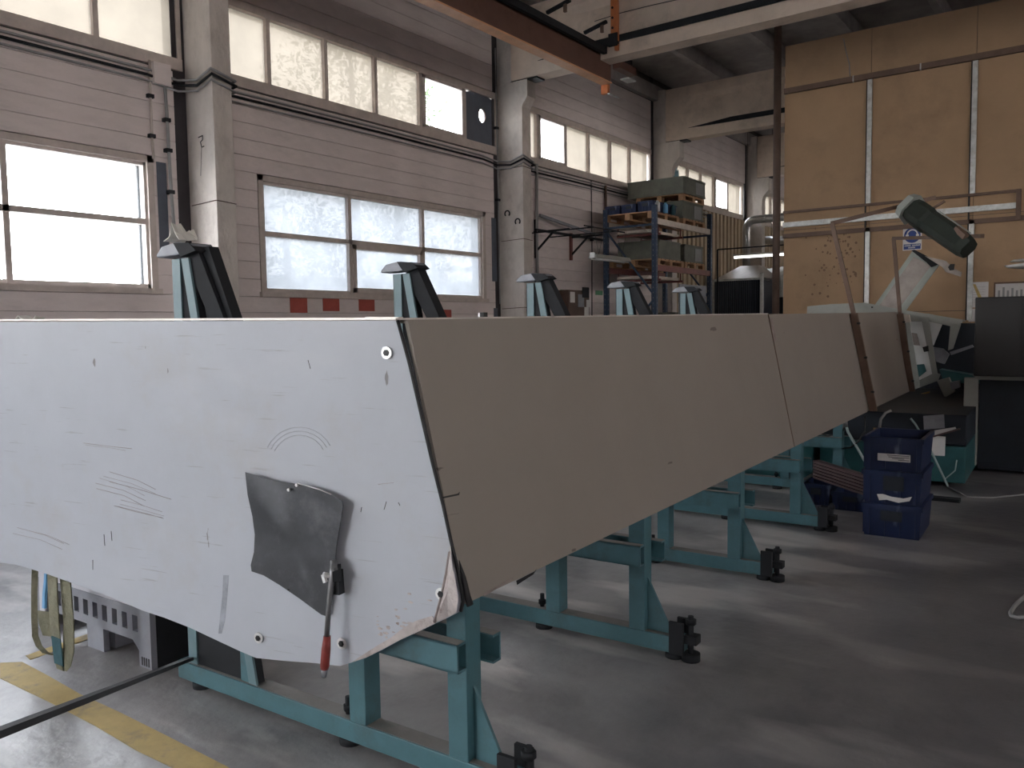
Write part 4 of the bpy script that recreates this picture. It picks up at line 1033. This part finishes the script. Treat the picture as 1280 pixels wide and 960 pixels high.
steel_box((RX-1.3, RY+1.38, zp+.361+.136), 1.26, 1.08, .34, 'upper grey steel box topmost on the rack', m='olive')
steel_box((RX-.95, RY+.30, 2.742+.136), .90, .95, .36, 'grey steel box at left on the second rack level', plate=False)
steel_box((RX-1.05, RY+1.50, 2.742+.136), .98, .92, .36, 'grey steel box at right on the second rack level, with a pale plate')
t = thing('wood_offcut', 'jagged green plank end standing on the top grey box', 'board', (RX-.25, RY+1.55, zp+.361+.136+.341))
MB().prism([(-.10,0,0),(-.09,0,.06),(-.07,0,.05),(-.05,0,.16),(-.03,0,.22),(-.02,0,.12),(.01,0,.17),(.02,0,0)], (0,.03,0)).build('plank_end', 'teal', t)
# flat pale boards stored under levels
for z, lb in ((3.38, 'pale boards stored under the top rack level'), (2.50, 'pale boards stored under the second rack level')):
    t = thing('board_stack', lb, 'boards', (RX-.62, RY+.1, z), 0)
    for k in range(2): MB().box(-.25, .42, 0+.05*k, 1.4, k*.03, k*.03+.025).build('board', 'woodpale', t)
    for y in (.2, 1.2): MB().bar((-.35, y, -.03), (.6, y, -.03), .04, .04).build('support', 'rackred', t)
    for x in (-.33, .55):
        for y in (.2, 1.2): MB().bar((x, y, -.03), (x, y, (3.51 if z > 3 else 2.63)-z), .02, .02).build('hanger', 'rackred', t)
# clutter inside the lower level
random.seed(4)
t = steel_box((RX-.95, RY+1.2, 1.50), .8, 1.0, .35, 'dark box low inside the rack behind the stand uprights', plate=False)
ms = thing('scrap_heap', 'heap of dark metal scrap on the low rack level', 'scrap', (RX-.55, RY+.6, 1.50))
g = MB()
for i in range(40):
    p = np.array([random.uniform(-.35,.35), random.uniform(-.45,.5), random.uniform(.03,.2)]); d = np.array([random.uniform(-.1,.1) for _ in range(3)]); g.bar(p, p+d+np.array([.01,0,.02]), .02, .02)
o = g.build('scrap', 'steel', ms); o['kind'] = 'stuff'
ga, gb = onx(848, 355, RX+.16), onx(881, 390, RX+.16)
gp = single(MB().box(0, .03, 0, gb[1]-ga[1], 0, ga[2]-1.25), 'leaning_sheet', 'capgrey', (RX+.16, ga[1], 1.25), 0, 'pale grey panel standing behind the farthest teal upright', 'panel')
MB().box(.0,.75,.7,1.2,0,.0).build('x', 'capgrey') if False else None
gs = thing('side_table', 'low steel table that carries the pale grey panel', 'table', (RX+.1, ga[1]-.1, 0))
MB().box(0,.5,0,1.6,1.2,1.249).build('top', 'steel', gs)
for x in (.03,.47):
    for y in (.03,1.57): MB().box(x-.025,x+.025,y-.025,y+.025,0,1.2).build('leg', 'steel', gs)

# ================================================================== WALL-MOUNTED THINGS
wb = thing('wall_bracket', 'thin steel wall bracket frame on the cladding left of the rack', 'bracket', (XW, 12.4, 3.3))
a0 = 0
MB().bar((.03,.05,-.45), (.03,.05,.25), .05, .05).build('wall_plate', 'dark', wb)
MB().bar((.03,1.25,-.42), (.03,1.25,.10), .05, .05).build('wall_plate', 'rackred', wb)
MB().bar((.05,.05,.02), (.75,.05,.02), .035, .035).build('arm', 'dark', wb); MB().bar((.05,1.25,.02), (.75,1.25,.02), .035, .035).build('arm', 'dark', wb)
MB().bar((.04,.05,-.32), (.42,.05,.01), .03, .03).build('strut', 'dark', wb); MB().bar((.04,1.25,-.32), (.42,1.25,.01), .03, .03).build('strut', 'dark', wb)
MB().bar((.06,.0,.06), (.06,2.6,.06), .05, .04).build('long_bar', 'dark', wb); MB().bar((.12,.05,.32), (.28,1.7,.10), .05, .05).build('loose_profile', 'capgrey', wb)
# hanging fluorescent fixture
p0, p1 = onx(741, 320, -7.0), onx(784, 331, -7.0)
lf = thing('fluorescent_fixture', 'dusty unlit fluorescent fixture hanging on wires left of the rack', 'lamp', tuple(p0))
dd = p1-p0; dd = np.array([0, dd[1], 0])
MB().prism([(-.09,0,-.03),(.09,0,-.03),(.055,0,.035),(-.055,0,.035)], tuple(dd)).build('housing', 'greyg', lf)
for x in (-.045,.045): MB().tube([(x,.03,-.045),(x,dd[1]-.03,-.045)], .013, 8).build('tube', 'white', lf)
MB().box(-.05,.05,-.02,0,-.03,.06).build('end_cap', 'white', lf)
for y in (.2, dd[1]-.2):
    for s in (-1, 1): MB().tube([(0,y,.035),(0,y+.18*s,.5)], .004, 4).build('wire', 'cable', lf)
MB().bar((-.1, -.1, .5), (-.1, dd[1]+.1, .5), .02, .02).build('carrier', 'dark', lf)
MB().bar((-.1, .2, .5), (-1.55, .2, .5), .02, .02).build('carrier', 'dark', lf); MB().bar((-.1, dd[1]-.2, .5), (-1.55, dd[1]-.2, .5), .02, .02).build('carrier', 'dark', lf)
# signs / papers on the wall
def onwall(u0, v0, u1, v1, name, m, label, cat, th=.006, group=None):
    a, b = onx(u0, v0, XW), onx(u1, v1, XW)
    return single(MB().box(0, th, 0, abs(b[1]-a[1]), 0, abs(a[2]-b[2])), name, m, (XW+.002, min(a[1], b[1]), min(a[2], b[2])), 0, label, cat, group)
for i, (u0, v0, u1, v1, lb) in enumerate([(362,371,384,391,'leftmost faded red paper square under the lower window'),(403,370,424,389,'second faded red paper square, with a torn white top edge'),
        (448,372,468,389,'third faded red paper square under the lower window'),(549,387,564,398,'rightmost faded red paper, half hidden by the cover top')]):
    onwall(u0, v0, u1, v1, 'red_notice', 'redpaper', lb, 'paper', group='red papers under the window')
onwall(695,363,709,400,'door_notice','palegreen','pale green notice sheet beside the third upright','notice')
onwall(744,363,753,369,'escape_sign','signgreen','small green sign on the cladding left of the rack','sign')
onwall(700,362,707,376,'safety_poster','signgreen','green and white safety poster left of the brown cupboard','poster')
# brown board with papers
a, b = onx(711, 362, XW+.35), onx(737, 400, XW+.35)
cbx = thing('brown_cupboard', 'brown cupboard against the cladding behind the third and fourth uprights', 'cupboard', (XW+.02, a[1], 0))
MB().box(0,.33,0,b[1]-a[1],0,a[2]).build('body', 'rustpaint', cbx, .01)
for k, (y, z, w_, h_, m) in enumerate(((.55,.52,.16,.22,'paper'),(.62,.30,.14,.14,'paper'),(.03,.22,.16,.20,'paper'),(.30,.30,.22,.24,'capgrey'),(.45,.12,.25,.2,'dark'))):
    MB().box(.331+.004*k,.336+.004*k,y,y+w_,a[2]-.02-z,a[2]-.02-z+h_).build('pinned_sheet', m, cbx)
# pipes and cables ------------------------------------------------
def wrap(z, off, name, label, m, r):
    pts = []
    for c in COLS[1:5]:
        pts += [(XW+off, c-.5, z-.0), (XW+off+.03, c-.14, z-.05), (XW+CD*.55, c-.04, z-.06), (XW+CD+off, c-.03, z+.02), (XW+CD+off, c+CW+.03, z-.05), (XW+CD*.5, c+CW+.05, z-.07), (XW+off, c+CW+.35, z-.0), (XW+off, c+3, z+.01)]
    o = MB().tube(pts, r, 6).build(name, m); return tag(o, label, 'pipe')
wrap(4.46, .03, 'cable_conduit', 'upper grey conduit running below the high windows and around the columns', 'cablegrey', .016)
wrap(4.40, .045, 'cable_conduit', 'lower dark conduit running below the high windows and around the columns', 'dark', .016)
wrap(4.34, .03, 'cable_conduit', 'lowest grey conduit running below the high windows and around the columns', 'cablegrey', .013)
def wallpipe(l, r, m, label, off=.05):
    P = [onx(u, v, XW+off) for u, v in l]; O = P[0]
    t = thing('wall_conduit', label, 'pipe', tuple(O)); MB().tube([p-O for p in P], r, 7).build('conduit', m, t)
    for p in P[1:-1]: q = p-O; MB().box(-.05,.02,q[1]-.035,q[1]+.035,q[2]-.02,q[2]+.02).build('clamp', 'dark', t)
    return t
t = wallpipe([(206,108),(209,150),(211,188),(214,240),(219,300)], .018, 'cablegrey', 'vertical grey conduit on the cladding left of the nearest column')
p = onx(199, 92, XW+.02); single(MB().box(0,.07,-.10,.10,-.13,.10), 'junction_box', 'plank', tuple(p), 0, 'square junction box at the top of the vertical conduit', 'box')
wallpipe([(187,75),(188,120),(190,170),(192,198)], .014, 'frame', 'thin painted pipe beside the square junction box', .03)
wallpipe([(619,60),(621,160),(623,250),(625,380)], .012, 'cablegrey', 'thin vertical pipe just left of the second column', .03)
wallpipe([(671,205),(671,290),(672,360)], .03, 'cablegrey', 'grey vertical pipe just right of the second column', .05)
wallpipe([(739,225),(740,300),(740,395)], .010, 'cable', 'thin dark cable down the cladding left of the rack', .03)
wallpipe([(757,232),(757,262)], .03, 'railbrown', 'short brown pipe above the rack', .05)
# dark gap panels beside the lower windows
for (u0,v0,u1,v1,nm,lb) in [(195,202,212,318,'gap_panel','dark vertical opening right of the bright left window'),(614,272,621,352,'gap_panel','dark vertical slot right of the second lower window'),(617,385,622,398,'gap_panel','small dark slot low beside the second column')]:
    a, b = onx(u0,v0,XW), onx(u1,v1,XW)
    single(MB().box(-.002,.004,0,b[1]-a[1],0,a[2]-b[2]), nm, 'darkpanel', (XW+.002, a[1], b[2]), 0, lb, 'panel', 'dark slots in the cladding')
# hook and wire on the nearest column
c = ony(252, 172, COLS[2]-.01)
t = thing('column_hook', 'bent wire hook with a dangling wire on the nearest column', 'hook', tuple(c))
MB().tube([(-.06,0,.01),(.02,0,.02),(.03,-.01,-.03),(-.01,-.01,-.05),(.01,-.01,-.11),(.04,0,-.10)], .006, 5).build('hook', 'dark', t)
MB().tube([(.0,-.005,-.1),(-.02,-.005,-.25),(-.04,-.005,-.42)], .003, 4).build('wire', 'dark', t)
for u, v, lb in ((634,267,'left round rusty hook on the second column'),(647,277,'right round rusty hook on the second column')):
    c = ony(u, v, COLS[3]-.012); single(MB().tube([p for p in arc((0,0,0), .05, -.8, 3.9, 9)], .012, 6), 'ring_hook', 'dark', tuple(c), 0, lb, 'hook', 'hooks on the second column')
# embedded dark bands on columns
for u, v, i, lb in ((265,252,2,'wire band round the nearest column'),(640,300,3,'wire band round the second column, lower'),(640,210,3,'wire band round the second column, upper'),(640,385,3,'wire band round the second column, lowest')):
    z = ony(u, v, COLS[i])[2]; y = COLS[i]; x = XW+CD
    o = MB().tube([(XW+.03,y-.006,z-.01),(x+.005,y-.006,z+.005),(x+.006,y+.1,z),(x+.006,y+CW,z-.01)], .006, 5).build('wire_band', 'rustpaint'); tag(o, lb, 'band', 'bands round the columns')

# ================================================================== CRANE RAIL
XC = -6.62
cr = thing('crane_rail', 'orange brown overhead crane rail hung below the concrete roof beam', 'crane rail', (XC, 11.75, 0))
YA, YE = -14, -.05
MB().box(-.05, .05, YA, YE-.0, 5.46, 5.86).build('web', 'cranebrown', cr)
MB().box(-.11, .07, YA, YE, 5.44, 5.462).build('bottom_flange', 'cranelight', cr)
MB().box(-.10, .10, YA, YE, 5.86, 5.89).build('top_flange', 'cranebrown', cr)
MB().box(-.12, -.0, YE-.02, YE+.05, 5.30, 5.47).build('end_stop', 'orange', cr); MB().box(-.0, .04, YE-.02, YE+.3, 5.28, 5.30).build('stop_lip', 'galv', cr)
MB().box(.10, .17, YA, .45, 5.80, 5.90).build('conductor_bar', 'dark', cr)
MB().box(.06, .19, .0, .55, 5.68, 5.80).build('splice_plate', 'cranebrown', cr); MB().box(.0,.16,.35,.6,5.60,5.62).build('splice_lip', 'galv', cr)
for y in (-1.0, -2.0, -3.4, -4.8):
    MB().bar((.14, y, 5.95), (.52, y, 6.03), .05, .04).build('insulator_arm', 'dark', cr); MB().box(.42,.46,y-.02,y+.02,5.89,6.0).build('insulator', 'railbrown', cr)
for y in (-.6, -1.4, -1.8, -2.6): MB().tube([(.0,y,5.89),(.0,y,5.97)], .06, 10).build('trolley_wheel', 'dark', cr)
hg = thing('rail_hanger', 'rust red hanger plate fixing the crane rail to the roof beam', 'bracket', (XC+.28, COLS[3]-.04, 0))
MB().box(-.02, .05, -.03, .0, 5.89, 6.62).build('plate', 'orange', hg); MB().box(.06, .11, -.06, .0, 5.80, 6.62).build('plate', 'orange', hg)
MB().box(-.03, .12, -.09, -.06, 5.86, 6.05).build('clamp', 'dark', hg); MB().bar((-.25,-.05,5.91),(.12,-.05,5.91),.06,.04).build('foot', 'dark', hg)
for z in (6.15, 6.3, 6.45): MB().cyl((.015,-.045,z),(.015,-.03,z),.018,6).build('bolt', 'dark', hg)

# ================================================================== WELDING BOOTH, DUCT, TUBE LIGHT
YB = 20.0
a, b = ony(893, 351, YB), ony(952, 351, YB); zc_ = a[2]
bo = thing('welding_booth', 'welding booth with black curtains and a pale metal hood', 'booth', (a[0], YB, 0))
Wb = b[0]-a[0]; Db = 1.3
g = MB(); n = 22
for i in range(n):
    x = Wb*i/n; g.prism([(x,0,.05),(x+Wb/n*.5,-.03,.05),(x+Wb/n,0,.05),(x+Wb/n,.008,.05),(x+Wb/n*.5,-.022,.05),(x,.008,.05)], (0,0,zc_-.07))
g.build('front_curtain', 'curtain', bo)
MB().box(Wb-.01, Wb, .02, Db, .05, zc_-.03).build('side_curtain', 'curtain', bo)
MB().bar((-.03,-.0,zc_-.0),(Wb+.03,0,zc_-.0),.05,.05).build('top_rail', 'galv', bo)
MB().box(Wb-.02,Wb+.05,-.05,.02,0,zc_+.14).build('post', 'galv', bo); MB().box(-.05,.0,-.02,.05,0,zc_).build('post', 'galv', bo)
MB().box(Wb-.05,Wb,Db-.05,Db,0,zc_).build('post', 'galv', bo); MB().box(-.05,.0,Db-.05,Db,0,zc_).build('post', 'galv', bo)
zt_ = ony(922, 333, YB+.5)[2]
MB().hexa([(0,0,zc_+.03),(Wb,0,zc_+.03),(Wb,Db,zc_+.03),(0,Db,zc_+.03),(Wb*.42,.45,zt_),(Wb*.80,.45,zt_),(Wb*.80,.85,zt_),(Wb*.42,.85,zt_)]).build('hood', 'hood', bo)
# duct
xd = ony(933, 300, YB+.65)[0]; zd = ony(950, 274, YB+.65)[2]
du = thing('ventilation_duct', 'silver ventilation duct rising from the booth hood and bending right', 'duct', (xd, YB+.65, 0))
pts = [(0,0,zt_-.02),(0,0,zd-.35)]+[(.22-.22*math.cos(t),0,zd-.22+.22*math.sin(t)) for t in np.linspace(.2, math.pi/2, 6)]+[(6.5,0,zd)]
MB().tube(pts, .10, 16).build('duct', 'duct', du)
for x in (.5, 1.6, 2.7): MB().tube([(x,0,zd),(x+.03,0,zd)], .108, 16).build('joint_ring', 'duct', du)
# wire frame over booth
wf = thing('curtain_frame', 'thin black curtain frame standing left of the booth', 'frame', tuple(ony(897, 312, 19.4)*[1,1,0]))
zf = ony(897, 312, 19.4)[2]
MB().bar((0,0,0),(0,0,zf),.03,.03).build('post', 'dark', wf); MB().bar((0,0,zf),(3.2,0,zf),.03,.03).build('rail', 'dark', wf); MB().bar((3.2,0,0),(3.2,0,zf),.03,.03).build('post', 'dark', wf)
# lit tube
p0 = ony(918, 322, 18.6); p1 = ony(968, 318, 18.6)
tl = thing('tube_light', 'lit white fluorescent tube hanging above the booth', 'lamp', tuple(p0))
MB().tube([(0,0,0),(1.5,0,.0)], .022, 10).build('tube', 'tube', tl)
MB().box(-.02, 1.52, -.04, .04, .03, .07).build('fitting', 'white', tl)
for x in (.3, 1.2): MB().tube([(x,0,.07),(x,0,7.19-p0[2])], .004, 4).build('wire', 'cable', tl)
# machine behind the booth at right, glimpsed beside the pipe
p = ony(957, 344, 21.8)
mg = thing('grey_machine', 'pale grey machine glimpsed between the booth and the pipe post', 'machine', (p[0]-.05, 21.8, 0))
MB().box(0,1.6,0,1.2,0,p[2]-.6).build('base', 'navy', mg); MB().box(0,1.6,0,1.2,p[2]-.6,p[2]).build('body', 'white', mg, .01)
MB().hexa([(0,0,p[2]),(1.6,0,p[2]),(1.6,1.2,p[2]),(0,1.2,p[2]),(-.2,.1,p[2]+.15),(1.4,.1,p[2]+.3),(1.4,1.1,p[2]+.3),(.0,1.1,p[2]+.15)]).build('hood', 'hood', mg)
for x in (.15,.32): MB().box(x,x+.1,-.01,0,p[2]-.35,p[2]-.12).build('vent', 'capgrey', mg)
# second far duct
d2 = thing('ventilation_duct', 'thin grey duct far back behind the booth, left of the pipe post', 'duct', tuple(ony(952, 300, 24)))
MB().tube([(0,0,.0),(.6,0,-.05),(1.6,0,-.12)], .12, 12).build('duct', 'duct', d2)
for x in (.3, 1.2): MB().tube([(x,0,0),(x,0,3.2)], .006, 4).build('wire', 'cable', d2)

# ================================================================== OUTDOORS
def tree(x, y, h, r, label, n=900, seed=0):
    random.seed(seed); t = thing('tree', label, 'tree', (x, y, -.25), 0, 'trees outside the windows')
    MB().tube([(0,0,0),(.1,0,h*.3),(0,.1,h*.6),(0,0,h*.85)], .2, 8, [.22,.17,.11,.04]).build('trunk', 'bark', t)
    g = MB()
    cl = [(random.gauss(0,r*.45), random.gauss(0,r*.45), h*.62+random.gauss(0,h*.17), r*random.uniform(.25,.45)) for _ in range(26)]
    for i in range(int(n*2.2)):
        c = random.choice(cl); p = np.array([c[0]+random.gauss(0,c[3]*.6), c[1]+random.gauss(0,c[3]*.6), c[2]+random.gauss(0,c[3]*.6)])
        s = random.uniform(.07,.17); a = np.array([random.gauss(0,1) for _ in range(3)]); a /= np.linalg.norm(a); b = np.cross(a, [0.3,.5,.8]); b /= np.linalg.norm(b)
        g.add([p-a*s, p-b*s*.5, p+a*s, p+b*s*.5], [(0,1,2,3)])
    o = g.build('crown', 'leaf', t); o['kind'] = 'stuff'
T1 = onx(438, 112, -22); T2 = onx(492, 146, -23)
tree(-22, T1[1], T1[2]/.66, 2.7, 'leafy tree behind the high yellowed window panes', 1700, 1)
tree(-23, T2[1], T2[2]/.78, 1.0, 'smaller tree to the right behind the high yellowed panes', 1100, 2)
tree(-24, 19, 7.6, 3.2, 'bushy tree behind the left of the second lower window', 1500, 3)
tree(-25, 28, 7.0, 3.6, 'bushy tree behind the middle of the second lower window', 1500, 4)
tree(-24, 36, 6.6, 3.0, 'bushy tree behind the right of the second lower window', 1300, 5)
yb = thing('yard_building', 'low blue-grey shed outside behind the second lower window', 'building', (-32, 22, -.25))
MB().box(0, 4, 0, 34, 0, 3.9).build('wall', 'house', yb); MB().box(-.3, 4.3, -.3, 34.3, 3.9, 4.15).build('roof', 'house', yb)
for k in range(8): MB().box(4.0, 4.03, 1.5+4*k, 3.0+4*k, 1.4, 3.0).build('window', 'carton', yb)
